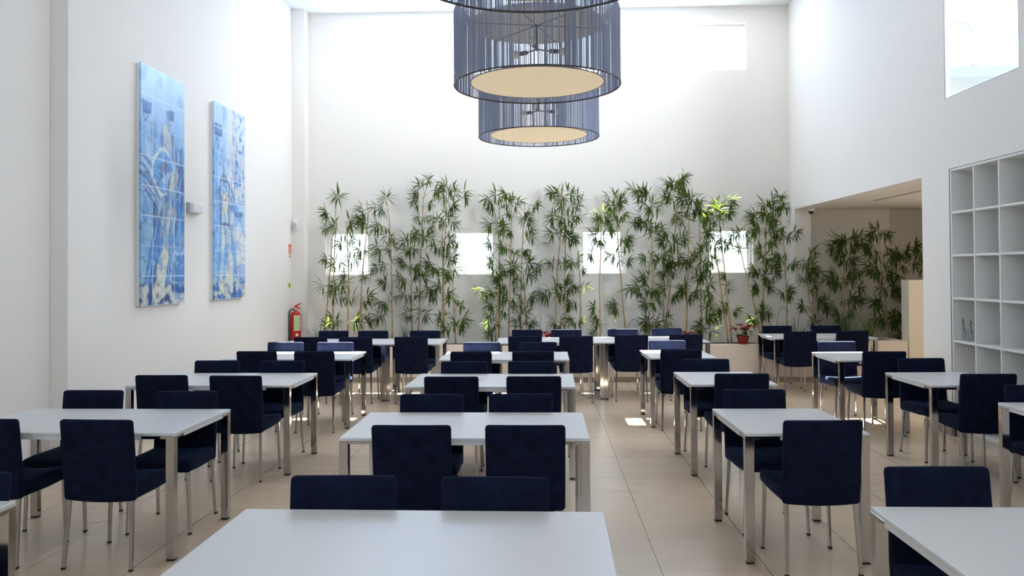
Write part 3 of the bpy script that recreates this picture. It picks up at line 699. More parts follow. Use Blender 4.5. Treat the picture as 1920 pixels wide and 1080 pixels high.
def tube_ring(r_, z, w_, n=96, m=6):
    bm = bmesh.new(); rings = [[bm.verts.new(((r_+w_*math.cos(2*math.pi*j/m))*math.cos(2*math.pi*k/n), (r_+w_*math.cos(2*math.pi*j/m))*math.sin(2*math.pi*k/n), z+w_*math.sin(2*math.pi*j/m))) for j in range(m)] for k in range(n)]
    for k in range(n):
        a, b_ = rings[k], rings[(k+1) % n]
        for j in range(m): bm.faces.new((a[j], a[(j+1) % m], b_[(j+1) % m], b_[j]))
    return bm
lamp0 = make_lamp()
for i, (y, lab) in enumerate([(3.53, 'nearest, cut off by the picture top'), (5.788, 'middle one of three'), (8.0, 'farthest one of three')]):
    l = lamp0 if i == 0 else copy_tree(lamp0)
    l.location = (-.033, y, 3.03); tag(l, 'grey-blue string drum pendant lamp, ' + lab, 'pendant lamp', 'drum pendant lamps')

# ================================================================== planting
STALKS = [
 ('A', [(-3.61,13.09,0.5),(-3.541,13.09,1.444),(-3.493,13.09,1.982),(-3.45,13.09,2.52)], [(-3.57,13.13,2.69,0.13),(-3.61,13.14,2.43,0.09),(-3.64,13.18,1.9,0.11),(-3.63,13.13,1.46,0.19),(-3.59,13.17,0.82,0.11)]),
 ('B', [(-3.438,12.93,0.5),(-3.417,12.93,1.42),(-3.397,12.93,1.978),(-3.382,12.93,2.43),(-3.38,12.93,2.936)], [(-3.27,12.9,2.91,0.18),(-3.38,13.02,2.43,0.13),(-3.37,12.95,1.85,0.12),(-3.32,13.01,1.47,0.16),(-3.32,12.82,1.32,0.16),(-3.41,12.9,0.89,0.14)]),
 ('C', [(-3.203,12.99,0.5),(-3.185,12.99,1.364),(-3.176,12.99,1.737),(-3.204,12.99,2.218),(-3.222,12.99,2.539)], [(-3.22,12.98,2.5,0.15),(-3.16,12.99,2.24,0.11),(-3.23,12.85,2.13,0.13),(-3.08,12.9,1.9,0.12),(-3.18,12.92,1.63,0.12),(-3.15,13.07,1.27,0.13),(-3.12,13.03,0.91,0.21)]),
 ('D', [(-3.002,12.96,0.5),(-2.969,12.96,1.311),(-2.921,12.96,1.949),(-2.88,12.96,2.294),(-2.846,12.96,2.64),(-2.872,12.96,2.88)], [(-2.84,13.01,0.86,0.12),(-2.89,12.85,1.26,0.16),(-2.9,12.97,1.63,0.08),(-2.91,12.85,2.05,0.13),(-2.85,12.82,2.66,0.16),(-2.92,13.03,2.46,0.17),(-2.97,12.87,2.53,0.1)]),
 ('E', [(-2.462,12.98,0.5),(-2.465,12.98,1.308),(-2.47,12.98,1.839),(-2.503,12.98,2.505),(-2.56,12.98,2.905)], [(-2.69,13.08,2.78,0.16),(-2.57,13.05,2.89,0.13),(-2.65,12.91,2.42,0.18),(-2.58,13.07,2.27,0.13),(-2.7,12.97,2.05,0.18),(-2.76,13.0,1.73,0.11),(-2.55,12.89,1.84,0.16),(-2.61,13.07,1.52,0.13),(-2.68,13.01,1.2,0.16),(-2.69,13.07,0.98,0.13),(-2.5,13.05,1.25,0.07),(-2.47,12.91,2.1,0.11)]),
 ('F', [(-2.14,13.02,0.5),(-2.155,13.02,1.305),(-2.165,13.02,2.078),(-2.164,13.02,2.371)], [(-2.15,12.92,2.29,0.16),(-2.25,12.91,2.13,0.14),(-2.12,12.9,2.05,0.13),(-2.23,12.95,1.84,0.13),(-2.11,13.02,1.81,0.13),(-2.26,12.88,1.57,0.16),(-2.12,13.04,1.65,0.11),(-2.21,12.96,1.31,0.15),(-2.19,12.95,1.02,0.12)]),
 ('G', [(-2.065,13.15,0.5),(-2.036,13.15,1.3),(-2.025,13.15,1.838),(-1.996,13.15,2.376),(-1.966,13.15,2.915),(-1.87,13.15,3.292)], [(-1.87,13.13,3.23,0.11),(-1.98,13.09,3.07,0.12),(-2.07,13.13,2.99,0.11),(-2.11,13.18,2.85,0.12),(-1.73,13.02,3.03,0.13),(-1.87,13.24,2.84,0.09),(-2.0,13.02,2.58,0.12),(-1.89,13.19,2.42,0.08),(-2.03,13.21,2.3,0.15),(-1.9,13.01,2.18,0.16),(-1.98,13.2,1.57,0.12),(-2.05,13.1,1.33,0.11),(-1.98,13.15,0.98,0.16)]),
 ('H', [(-1.661,12.92,0.5),(-1.635,12.92,1.173),(-1.62,12.92,1.569),(-1.629,12.92,2.362),(-1.641,12.92,2.573)], [(-1.7,12.79,2.5,0.12),(-1.71,12.82,2.09,0.12),(-1.87,13.01,1.81,0.13),(-1.69,12.83,1.75,0.13),(-1.6,12.96,1.59,0.11),(-1.84,13.0,1.41,0.19),(-1.79,13.01,1.3,0.15),(-1.64,12.86,1.44,0.13)]),
 ('I', [(-1.615,13.02,0.5),(-1.621,13.02,1.169),(-1.626,13.02,1.834),(-1.588,13.02,2.366),(-1.571,13.02,3.033)], [(-1.52,13.01,3.06,0.16),(-1.34,13.07,2.95,0.16),(-1.56,12.91,2.92,0.16),(-1.5,13.06,2.77,0.12),(-1.58,13.07,2.56,0.13),(-1.45,13.09,2.5,0.11),(-1.56,12.89,2.15,0.13),(-1.47,13.11,2.18,0.12),(-1.56,12.9,1.96,0.11),(-1.49,12.96,1.89,0.13),(-1.57,13.03,1.33,0.11),(-1.65,13.1,0.93,0.12)]),
 ('J', [(-1.361,12.42,0.5),(-1.382,12.42,0.939),(-1.4,12.42,1.395),(-1.441,12.42,1.827)], [(-1.42,12.36,1.7,0.14),(-1.44,12.5,1.24,0.1),(-1.29,12.41,1.17,0.08),(-1.48,12.35,0.79,0.13),(-1.3,12.36,0.92,0.14),(-1.32,12.32,0.82,0.13)]),
 ('K', [(-0.782,12.94,0.5),(-0.737,12.94,1.128),(-0.722,12.94,1.45)], [(-0.84,12.84,1.35,0.12),(-0.83,12.97,1.15,0.15),(-0.86,13.04,0.85,0.12),(-0.82,12.84,0.71,0.12),(-0.87,12.81,0.99,0.1)]),
 ('L', [(-0.736,13.2,0.5),(-0.727,13.2,0.99),(-0.713,13.2,2.002),(-0.706,13.2,2.382),(-0.715,13.2,2.94)], [(-0.75,13.19,2.94,0.18),(-0.9,13.16,2.84,0.13),(-0.85,13.12,2.73,0.11),(-0.83,13.2,2.46,0.15),(-0.71,13.26,2.39,0.13),(-0.83,13.17,2.15,0.11),(-0.83,13.16,1.9,0.1),(-0.85,13.07,1.8,0.1),(-0.74,13.28,1.7,0.14),(-0.65,13.07,1.52,0.13),(-0.76,13.18,1.62,0.1),(-1.02,13.26,1.37,0.11)]),
 ('M', [(-0.562,12.96,0.5),(-0.547,12.96,1.126),(-0.528,12.96,1.746),(-0.515,12.96,2.243),(-0.503,12.96,2.94)], [(-0.57,13.0,2.94,0.12),(-0.57,13.05,2.8,0.12),(-0.44,12.97,2.79,0.12),(-0.52,13.01,2.65,0.11),(-0.56,12.85,2.39,0.15),(-0.47,12.92,2.34,0.1),(-0.62,12.86,2.09,0.12),(-0.45,13.02,2.05,0.11),(-0.59,12.89,1.75,0.12),(-0.45,12.93,1.77,0.15),(-0.48,13.06,1.55,0.06),(-0.65,13.02,1.3,0.15),(-0.53,13.05,1.25,0.13),(-0.6,12.93,1.08,0.15)]),
 ('N', [(-0.365,13.06,0.5),(-0.36,13.06,1.246),(-0.342,13.06,1.996),(-0.317,13.06,2.371),(-0.289,13.06,2.822)], [(-0.27,13.1,2.65,0.14),(-0.12,13.03,2.76,0.1),(-0.27,12.99,2.54,0.12),(-0.22,13.02,2.34,0.1),(-0.2,12.96,2.22,0.11),(-0.27,13.01,2.04,0.1),(-0.28,13.16,1.82,0.15),(-0.13,13.15,1.77,0.15),(-0.2,13.07,1.64,0.13),(-0.38,13.04,1.4,0.11),(-0.43,13.0,1.2,0.1),(-0.33,12.94,1.0,0.15),(-0.43,12.99,0.85,0.11)]),
 ('O', [(-0.264,13.14,0.5),(-0.287,13.14,1.117),(-0.324,13.14,1.67)], [(-0.21,13.21,1.32,0.15),(-0.21,13.09,0.84,0.13)]),
 ('P', [(0.181,13.14,0.5),(0.215,13.14,1.367),(0.251,13.14,1.869),(0.284,13.14,2.17),(0.327,13.14,3.0)], [(0.19,13.19,2.96,0.13),(0.31,13.17,2.93,0.15),(0.16,13.16,2.57,0.13),(0.18,13.18,2.29,0.15),(0.31,13.09,2.27,0.13),(0.12,13.17,1.81,0.11),(0.13,13.07,1.42,0.13),(0.04,13.12,1.27,0.13),(0.25,13.18,0.86,0.14)]),
 ('Q', [(0.351,13.11,0.5),(0.357,13.11,1.367),(0.364,13.11,1.993),(0.359,13.11,2.369),(0.368,13.11,2.871)], [(0.44,13.04,2.94,0.12),(0.52,13.2,2.9,0.11),(0.36,13.13,2.77,0.15),(0.54,13.11,2.74,0.13),(0.33,12.97,2.56,0.15),(0.44,13.1,2.49,0.13),(0.58,13.03,2.59,0.11),(0.43,13.13,2.24,0.14),(0.51,13.08,2.17,0.11),(0.31,13.17,1.82,0.09),(0.4,13.13,1.59,0.1),(0.28,13.16,1.32,0.13),(0.43,13.05,1.42,0.11),(0.35,13.12,1.12,0.08),(0.27,13.15,0.79,0.11)]),
 ('R', [(0.619,13.15,0.5),(0.609,13.15,1.365),(0.594,13.15,1.741),(0.578,13.15,1.992)], [(0.46,13.09,1.84,0.13),(0.52,13.21,1.89,0.11),(0.66,13.22,1.72,0.09),(0.53,13.18,1.49,0.13),(0.66,13.24,1.41,0.1),(0.48,13.24,1.19,0.13),(0.45,13.13,0.92,0.11),(0.55,13.14,0.86,0.11)]),
 ('S', [(0.878,12.42,0.5),(0.88,12.42,1.144),(0.873,12.42,1.499),(0.894,12.42,1.973),(0.91,12.42,2.566)], [(0.88,12.32,2.56,0.14),(0.99,12.48,2.5,0.12),(0.84,12.5,2.45,0.1),(1.05,12.39,2.33,0.09),(0.82,12.45,2.26,0.13),(0.91,12.45,2.19,0.12),(0.72,12.46,1.92,0.11),(0.75,12.32,1.13,0.09),(0.81,12.47,1.0,0.1),(0.8,12.42,0.86,0.08),(0.78,12.44,0.74,0.08)]),
 ('T', [(1.346,13.04,0.5),(1.286,13.04,1.24),(1.246,13.04,1.737),(1.213,13.04,2.234),(1.201,13.04,2.931)], [(1.11,13.05,2.88,0.12),(1.28,13.09,2.86,0.11),(1.08,13.05,2.76,0.12),(1.23,13.07,2.76,0.13),(1.26,12.91,2.6,0.12),(1.12,12.94,2.45,0.12),(1.32,13.01,2.23,0.12),(1.4,13.06,2.18,0.1),(1.36,12.95,2.08,0.1),(1.13,13.06,1.94,0.14),(1.2,13.05,1.86,0.09),(1.38,12.91,1.82,0.1),(1.16,13.01,1.14,0.12),(1.15,12.95,1.07,0.12)]),
 ('U', [(1.772,12.94,0.5),(1.763,12.94,1.416),(1.756,12.94,2.071),(1.756,12.94,2.675),(1.698,12.94,2.964)], [(1.48,12.83,2.97,0.12),(1.59,12.88,2.88,0.14),(1.71,12.84,2.93,0.12),(1.76,12.85,2.72,0.16),(1.65,12.81,2.74,0.13),(1.59,12.91,2.52,0.14),(1.51,12.89,2.46,0.12),(1.67,12.95,2.41,0.12),(1.85,12.94,2.28,0.15),(1.65,12.86,1.91,0.13),(1.46,13.02,1.44,0.15),(1.46,12.8,1.37,0.12),(1.65,12.9,1.57,0.12),(1.67,12.87,1.39,0.13),(1.6,12.9,1.16,0.13),(1.8,12.83,1.18,0.12),(1.64,13.0,0.84,0.13),(1.75,12.89,0.84,0.16),(1.66,12.81,0.75,0.1)]),
 ('V', [(1.958,13.09,0.5),(1.953,13.09,1.28),(1.949,13.09,1.677),(1.926,13.09,2.021)], [(1.9,12.97,1.97,0.16),(1.84,13.08,1.81,0.13),(1.99,13.03,1.81,0.13),(1.94,13.09,1.7,0.13),(1.87,13.18,1.38,0.15),(1.94,13.15,0.85,0.12),(2.01,13.05,0.94,0.11)]),
 ('W', [(1.951,13.15,0.5),(2.026,13.15,1.065),(2.083,13.15,1.543),(2.136,13.15,2.075),(2.171,13.15,2.474),(2.207,13.15,2.873),(2.237,13.15,3.273)], [(2.13,13.16,3.17,0.16),(2.06,13.1,3.08,0.11),(2.24,13.04,3.18,0.13),(2.1,13.15,2.9,0.16),(2.04,13.15,2.87,0.11),(2.13,13.24,2.61,0.16),(2.03,13.24,2.32,0.13),(1.96,13.16,2.18,0.13),(2.11,13.09,2.15,0.13),(2.31,13.22,2.21,0.13),(2.14,13.01,1.89,0.16),(2.09,13.04,1.68,0.11),(2.03,13.15,1.38,0.16),(2.14,13.16,1.3,0.13)]),
 ('X', [(2.287,12.96,0.5),(2.311,12.96,1.282),(2.334,12.96,1.805),(2.347,12.96,2.33),(2.365,12.96,2.907)], [(2.25,12.97,2.99,0.16),(2.29,13.03,3.07,0.13),(2.24,12.91,2.8,0.16),(2.24,12.92,2.49,0.13),(2.36,12.87,2.85,0.16),(2.47,12.89,2.82,0.13),(2.42,13.05,2.68,0.13),(2.26,12.91,1.83,0.13),(2.33,13.05,1.91,0.13),(2.44,13.04,1.88,0.11),(2.42,12.96,1.75,0.11),(2.25,12.88,1.39,0.13),(2.3,13.06,1.28,0.15),(2.23,12.94,1.47,0.11),(2.41,12.92,1.31,0.09)]),
 ('Y', [(2.557,13.01,0.5),(2.54,13.01,1.148),(2.534,13.01,1.804),(2.532,13.01,2.462),(2.568,13.01,2.699)], [(2.59,13.11,2.68,0.13),(2.54,12.99,2.54,0.13),(2.68,12.94,2.67,0.13),(2.48,12.98,1.65,0.12),(2.54,12.9,1.59,0.11),(2.61,13.02,1.46,0.13),(2.61,12.98,1.8,0.12),(2.6,12.94,1.96,0.13),(2.62,13.06,2.12,0.13),(2.65,13.07,2.28,0.13),(2.65,12.87,1.1,0.14),(2.65,13.0,0.96,0.13),(2.43,12.94,0.76,0.13),(2.64,13.09,0.75,0.16)]),
 ('a', [(2.843,12.42,0.5),(2.785,12.42,1.005),(2.722,12.42,1.46),(2.67,12.42,1.871),(2.619,12.42,2.373)], [(2.63,12.47,2.49,0.14),(2.49,12.34,2.44,0.09),(2.56,12.34,2.26,0.09),(2.59,12.32,2.07,0.1),(2.63,12.52,1.83,0.07),(2.51,12.35,1.69,0.09),(2.63,12.43,1.12,0.14),(2.69,12.39,0.98,0.11),(2.54,12.43,1.35,0.12)]),
 ('b', [(2.894,12.42,0.5),(2.853,12.42,1.005),(2.803,12.42,1.574),(2.761,12.42,1.961),(2.701,12.42,2.669)], [(2.74,12.42,2.71,0.12),(2.9,12.46,2.74,0.12),(2.64,12.31,2.59,0.14),(2.83,12.46,2.6,0.12),(2.69,12.35,2.44,0.09),(2.75,12.41,2.23,0.08),(2.76,12.36,2.07,0.08),(2.8,12.35,1.62,0.06),(2.85,12.41,1.41,0.08),(2.91,12.39,1.1,0.11),(2.8,12.37,1.12,0.09)]),
 ('c', [(3.541,13.13,0.5),(3.445,13.13,1.012),(3.354,13.13,1.397),(3.263,13.13,1.758),(3.183,13.13,2.168)], [(3.08,13.13,2.24,0.11),(3.0,13.0,2.12,0.1),(3.22,13.05,2.28,0.12),(3.28,13.1,2.17,0.1),(3.21,13.21,2.05,0.07),(3.4,13.2,1.35,0.1),(3.49,13.12,0.99,0.15),(3.38,12.99,0.9,0.12)]),
 ('d', [(3.525,13.14,0.5),(3.563,13.14,1.083),(3.584,13.14,1.563),(3.609,13.14,2.044),(3.645,13.14,2.767)], [(3.36,13.1,2.6,0.12),(3.46,13.14,2.48,0.15),(3.67,13.17,2.77,0.15),(3.66,13.15,2.65,0.15),(3.72,13.12,2.69,0.12),(3.7,13.22,2.51,0.12),(3.45,13.09,2.33,0.12),(3.64,13.09,2.35,0.12),(3.79,13.2,2.34,0.12),(3.7,13.05,2.18,0.14),(3.49,13.07,1.97,0.12),(3.69,13.2,1.9,0.12),(3.66,13.02,1.78,0.1),(3.42,13.2,1.71,0.12),(3.49,13.17,1.64,0.1),(3.66,13.1,1.59,0.12),(3.77,13.07,1.63,0.12),(3.51,13.19,1.44,0.11),(3.64,13.22,1.37,0.13),(3.58,13.03,0.99,0.12)]),
 ('e', [(3.918,13.05,0.5),(3.912,13.05,1.443),(3.884,13.05,2.04),(3.831,13.05,2.566),(3.834,13.05,2.877)], [(3.82,13.04,2.73,0.12),(3.84,13.03,2.89,0.1),(3.87,12.99,2.68,0.08),(3.72,12.95,2.49,0.12),(3.79,13.05,2.21,0.1),(3.93,13.1,2.23,0.11),(4.04,12.93,2.26,0.11),(3.74,12.97,1.94,0.11),(3.83,13.11,1.83,0.12),(3.97,13.1,1.8,0.11),(4.05,13.07,1.8,0.11),(3.84,12.92,1.35,0.12),(3.96,13.08,1.27,0.11)]),
 ('f', [(4.353,13.05,0.5),(4.292,13.05,1.164),(4.252,13.05,1.462),(4.229,13.05,1.661),(4.261,13.05,1.859)], [(4.33,13.08,1.94,0.1),(4.22,12.92,1.8,0.1),(4.24,13.11,1.66,0.12),(4.33,12.96,1.72,0.1),(4.18,13.06,1.58,0.09),(4.43,13.14,1.64,0.09),(4.3,13.08,1.38,0.1),(4.32,12.94,1.46,0.08),(4.13,12.98,1.11,0.09),(4.46,13.13,1.18,0.12),(4.51,12.95,1.13,0.12),(4.61,13.06,1.06,0.1),(4.37,13.01,0.85,0.1)]),
 ('g', [(4.76,12.94,0.5),(4.774,12.94,1.205),(4.791,12.94,1.598),(4.809,12.94,2.011),(4.821,12.94,2.188)], [(4.78,12.81,2.18,0.09),(4.65,12.83,2.09,0.14),(4.58,12.89,2.04,0.1),(4.76,12.82,2.11,0.12),(4.9,12.81,2.12,0.12),(5.02,12.94,2.21,0.1),(4.96,12.98,2.03,0.1),(4.74,13.01,1.91,0.1),(4.75,12.83,1.81,0.12),(4.89,12.9,1.89,0.11),(4.96,12.88,1.87,0.1),(4.61,12.94,1.62,0.12),(4.54,12.92,1.56,0.09),(4.93,13.03,1.7,0.12),(5.04,12.89,1.64,0.1),(4.85,12.81,1.56,0.1),(4.7,12.97,1.44,0.1),(4.86,12.84,1.46,0.1),(5.04,12.95,1.4,0.08),(4.7,12.92,1.5,0.09),(4.87,13.02,1.2,0.12),(4.95,12.93,1.2,0.12),(5.05,12.95,1.22,0.1),(4.69,12.86,0.95,0.12),(4.68,12.93,1.05,0.1),(4.83,12.86,1.03,0.09),(4.79,12.98,0.77,0.1)]),
 ('h', [(5.433,12.79,0.5),(5.39,12.79,0.917),(5.348,12.79,1.402),(5.305,12.79,1.79),(5.283,12.79,2.276)], [(5.18,12.71,2.25,0.12),(5.31,12.74,2.29,0.1),(5.4,12.83,2.22,0.09),(5.04,12.69,2.04,0.12),(5.17,12.82,2.06,0.1),(5.12,12.81,1.95,0.1),(5.22,12.67,1.89,0.1),(5.12,12.81,1.73,0.12),(5.18,12.67,1.65,0.12),(5.3,12.68,1.65,0.12),(5.32,12.79,1.42,0.12),(5.42,12.71,1.42,0.12),(5.58,12.86,1.34,0.12),(5.21,12.77,1.17,0.12),(5.27,12.73,1.13,0.1),(5.28,12.84,0.89,0.12),(5.31,12.66,0.89,0.1)]),
 ('i', [(5.692,12.77,0.5),(5.676,12.77,0.917),(5.668,12.77,1.303),(5.661,12.77,1.69),(5.652,12.77,2.0)], [(5.41,12.67,1.9,0.12),(5.59,12.86,1.96,0.12),(5.67,12.79,1.98,0.1),(5.72,12.68,1.94,0.12),(5.84,12.66,2.0,0.12),(5.99,12.86,1.92,0.1),(5.55,12.79,1.79,0.12),(5.7,12.83,1.75,0.1),(5.8,12.66,1.77,0.12),(5.97,12.78,1.71,0.08),(5.48,12.72,1.63,0.12),(5.37,12.69,1.6,0.1),(5.61,12.71,1.29,0.1),(5.5,12.78,0.94,0.12),(5.6,12.71,0.92,0.12),(5.57,12.72,0.65,0.14),(5.65,12.66,0.64,0.1),(5.54,12.83,0.86,0.1)]),
]

SD = {n: (p, c) for n, p, c in STALKS}
def leaf(bm, p, d, L_, w_, droop):
    d = d.normalized(); s = d.cross(Vector((0, 0, 1)))
    s = s.normalized() if s.length > .05 else Vector((1, 0, 0)); s = (s + Vector((0, 0, random.uniform(-.7, .7)))).normalized()
    pts = []; cur = p.copy(); dd = d.copy()
    for k in range(4):
        pts.append(cur.copy()); cur = cur + dd*(L_/3.); dd = (dd + Vector((0, 0, -droop))).normalized()
    wd = (.14, 1.0, .72, 0)
    nrm = s.cross(d).normalized()*w_*.35
    prev = None
    for q, k in zip(pts, wd):
        if k == 0:
            e = bm.verts.new(q); bm.faces.new((prev[0], prev[1], e)); bm.faces.new((prev[1], prev[2], e)); break
        cur3 = [bm.verts.new(q - s*w_*k + nrm*k), bm.verts.new(q), bm.verts.new(q + s*w_*k + nrm*k)]
        if prev:
            bm.faces.new((prev[0], prev[1], cur3[1], cur3[0])); bm.faces.new((prev[1], prev[2], cur3[2], cur3[1]))
        prev = cur3
def on_stalk(P, z):
    for a, b_ in zip(P, P[1:]):
        if a[2] <= z <= b_[2]:
            f = (z-a[2])/(b_[2]-a[2]+1e-9); return Vector(a).lerp(Vector(b_), f)
    return Vector(P[-1]) if z > P[-1][2] else Vector(P[0])
def stalk(t, key):
    P, C = SD[key]; o = Vector(t.location); random.seed(key)
    pts = [Vector(p)-o for p in P]; top = pts[-1]
    bm = bmesh.new(); fine = []
    for a, b_ in zip(pts, pts[1:]):
        n = max(2, int((b_-a).length/.17)); fine += [(a.lerp(b_, i/n)) for i in range(n)]
    fine.append(top); N = len(fine); p2, r2 = [], []
    for i, q in enumerate(fine):
        r_ = .0135*(1-.62*i/N)
        if 0 < i < N-1:
            q = q + Vector((random.uniform(-.003, .003), random.uniform(-.003, .003), 0))
            p2 += [q-Vector((0, 0, .006)), q, q+Vector((0, 0, .006))]; r2 += [r_, r_*1.28, r_]
        else: p2.append(q); r2.append(r_)
    link('cane', tube(bm, p2, r2, 8), M['stem'], t, smooth=True)
    bl, bt = bmesh.new(), bmesh.new()
    for cx, cy_, cz, cr_ in C:
        c = Vector((cx, cy_, cz)); b0 = on_stalk(P, cz - .05 - random.uniform(0, .08)) ; out = c - b0
        if out.length < .06: out = Vector((random.choice((-1, 1))*.08, -.05, .05))
        mid = (b0+c)/2 + Vector((0, 0, .04)); tube(bt, [b0-o, mid-o, c-o], [.0035, .0026, .0016], 5)
        sub = 3 if cr_ > .115 else 2
        for s_ in range(sub):
            tip = c + Vector((random.uniform(-.6, .6), random.uniform(-.4, .4), random.uniform(-.35, .5)))*cr_
            tube(bt, [mid-o, (mid+tip)/2 + Vector((0, 0, .012)) - o, tip-o], [.002, .0016, .001], 4)
            hd = tip - mid; hd.z *= .4; ang0 = math.atan2(hd.z, hd.x if abs(hd.x) > 1e-3 else 1e-3)
            nl = random.randint(7, 9)
            for k in range(nl):
                a = ang0 + (k/(nl-1)-.5)*random.uniform(2.2, 3.5) - .38*(1 if hd.x > 0 else -1)
                d = Vector((math.cos(a), random.uniform(-.55, .35), math.sin(a) - .20))
                st = tip + (mid-tip)*random.uniform(0, .45)
                leaf(bl, st - o, d, random.uniform(.8, 1.2)*min(.205, max(.14, cr_*1.4))*(1.12 if key in 'fghi' else 1), random.uniform(.0120, .0180), random.uniform(.06, .22))
    link('twigs', bt, M['twig'], t); link('foliage', bl, M['leaf'], t)
WD = 'tall artificial bamboo '
for keys, lab in [('ABC', WD + 'in the left corner of the planter, before the first window'), ('DE', WD + 'right of the first window'), ('FG', WD + 'left of the second window, with two thin canes'),
    ('HI', WD + 'at the left edge of the second window'), ('J', 'short bamboo cane below the second window'), ('KL', WD + 'at the right edge of the second window'),
    ('MNO', WD + 'with three close canes between second and third windows'), ('PQ', WD + 'just left of the third window'), ('R', 'thin short bamboo at the lower left of the third window'), ('S', 'sparse bare bamboo cane in front of the third window'),
    ('T', 'leaning bamboo at the right side of the third window'), ('U', WD + 'with straight cane right of the third window'), ('VW', 'tallest bamboo, between third and fourth windows'), ('X', WD + 'second left of the fourth window'),
    ('Y', 'thick-caned bamboo at the left edge of the fourth window'), ('ab', 'slanting pair of canes before the fourth window'), ('cd', WD + 'right of the fourth window with one leaning cane'), ('e', WD + 'nearest the back right corner'),
    ('f', 'smallest alcove bamboo, next to the room corner'), ('g', 'thick-caned bamboo in the middle of the alcove'), ('h', 'reddish-caned bamboo in the alcove planter'), ('i', 'bamboo reaching behind the tall cream panel')]:
    P0 = SD[keys[0]][0][0]; t = empty('bamboo_plant', (P0[0], P0[1], .5), 0, lab, 'bamboo', 'bamboo plants in the planters')
    for k in keys: stalk(t, k)

def grass(x, y, h, n, lab, m='grass', spread=.10, arc=0, z=.5):
    t = empty('grass_clump', (x, y, z), 0, lab, 'grass plant', 'grass clumps in the planters'); random.seed(int(x*100)); bm = bmesh.new()
    for k in range(n):
        a = random.uniform(0, 6.28); ln = h*random.uniform(.55, 1.1); lean = random.uniform(.02, 1)*spread*2.2
        p = Vector((math.cos(a), math.sin(a)*.7, 0))*random.uniform(0, spread*.3); d = Vector((math.cos(a)*lean, math.sin(a)*lean*.7, ln)); w_ = .0046
        s = Vector((-math.sin(a), math.cos(a), 0)); s = Vector((1, 0, 0)) if abs(s.x) < .5 else s; prev = None
        for i in range(6):
            f = i/5; q = p + d*f + Vector((d.x, d.y, -ln*.25))*f*f*.7; ww = w_*(1-f*.85)
            cur = (bm.verts.new(q-s*ww), bm.verts.new(q+s*ww))
            if prev: bm.faces.new((prev[0], prev[1], cur[1], cur[0]))
            prev = cur
    link('blades', bm, M[m], t)
    if arc:
        for k in range(arc):
            sg = -1 if k % 2 else 1; bm = bmesh.new(); pts = [Vector((.02*sg, 0, 0)), Vector((.03*sg, 0, h*.7)), Vector((.07*sg, 0, h*1.08)), Vector((.13*sg, 0, h*1.22)), Vector((.19*sg, -.01, h*1.15)), Vector((.23*sg, -.01, h*.98))]
            tube(bm, pts, [.003, .003, .0035, .006, .006, .002], 6); link('flower_stalk', bm, M['grass'], t)
for a in [(-3.60, 12.7, .42, 26, 'grass clump in the planter behind the fire extinguisher corner', 'grass', .10, 1), (-2.57, 12.6, .40, 22, 'grass clump between the first two windows', 'grass', .10, 0),
    (-2.16, 12.5, .45, 30, 'dense dark grass clump left of two thin bamboo canes', 'grass', .04, 0), (-1.93, 12.5, .44, 22, 'grass clump right of two thin bamboo canes', 'grass', .07, 0),
    (1.27, 12.5, .36, 40, 'pale fine grass clump under the leaning bamboo', 'grass', .12, 1), (1.55, 12.6, .30, 20, 'low grass clump right of the leaning bamboo', 'grass', .10, 0),
    (3.62, 12.7, .50, 36, 'grass clump left of the corner bamboo cane', 'grass', .14, 1), (3.95, 12.7, .52, 44, 'grass clump right of the corner bamboo cane', 'grass', .12, 1),
    (4.20, 12.6, .46, 44, 'dark grass clump at the start of the alcove planter', 'grass', .12, 0), (4.72, 12.65, .62, 80, 'dense dark grass clump in the middle of the alcove', 'grass', .13, 0),
    (4.80, 12.95, .60, 50, 'grass clump at the right end of the long planter', 'brightgrass', .05, 1)]: grass(*a)
grass(5.10, 12.75, .56, 70, 'bright green upright grass clump in the alcove', 'brightgrass', .07, 1, .54)
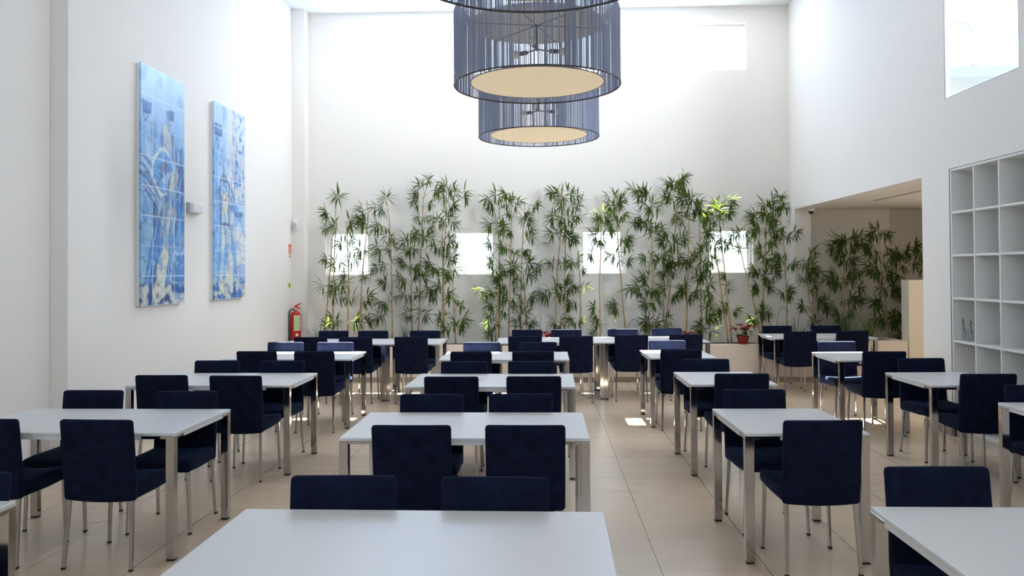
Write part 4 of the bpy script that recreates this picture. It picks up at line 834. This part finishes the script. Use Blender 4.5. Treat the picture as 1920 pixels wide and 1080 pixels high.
def poinsettia(x, y, z, lab, s=1.0, seed=1):
    t = empty('poinsettia', (x, y, z), 0, lab, 'flower', 'potted poinsettias'); random.seed(seed)
    link('pot', lathe(bmesh.new(), [(.055*s, 0), (.075*s, .085*s), (.082*s, .085*s), (.082*s, .10*s), (.070*s, .10*s), (.066*s, .08*s), (.001, .078*s)], n=24), M['potred'], t, smooth=True)
    bs, bl, bp = bmesh.new(), bmesh.new(), bmesh.new()
    def big(bm, p, d, L_, w_):
        d = d.normalized(); sd = d.cross(Vector((0, 0, 1))).normalized(); n_ = sd.cross(d)
        a = [bm.verts.new(p), bm.verts.new(p+d*L_*.4-sd*w_), bm.verts.new(p+d*L_*.45+n_*-.006), bm.verts.new(p+d*L_*.4+sd*w_), bm.verts.new(p+d*L_+Vector((0, 0, -.012)))]
        bm.faces.new((a[0], a[1], a[2])); bm.faces.new((a[0], a[2], a[3])); bm.faces.new((a[1], a[4], a[2])); bm.faces.new((a[2], a[4], a[3]))
    for hx, hy, hz in [(-.04, -.02, .245), (.085, -.01, .225), (.03, .05, .20), (-.11, .01, .20), (.01, -.06, .20)]:
        h_ = Vector((hx, hy, hz))*s; tube(bs, [(0, 0, .08*s), h_*.6+Vector((0, 0, .03)), h_], .004*s, 5)
        for k in range(11):
            a = 6.28*k/11+random.uniform(-.2, .2); big(bp, h_, Vector((math.cos(a), math.sin(a), random.uniform(-.35, .45))), random.uniform(.06, .10)*s, .024*s)
        for k in range(4):
            a = random.uniform(0, 6.28); big(bl, h_*random.uniform(.55, .8), Vector((math.cos(a), math.sin(a), -.25)), random.uniform(.08, .11)*s, .028*s)
    link('stems', bs, M['twig'], t); link('leaves', bl, M['leaf'], t); link('red_bracts', bp, M['petal'], t)
poinsettia(3.02, 12.265, .57, 'red poinsettia in a red pot on the planter rim right of the middle tables', 1.2, 2)
poinsettia(.06, 12.42, .50, 'red poinsettia behind the joined middle back-row tables, left one', 1.0, 5)
poinsettia(2.20, 12.55, .50, 'red poinsettia mostly hidden behind the joined tables, right one', 1.0, 8)
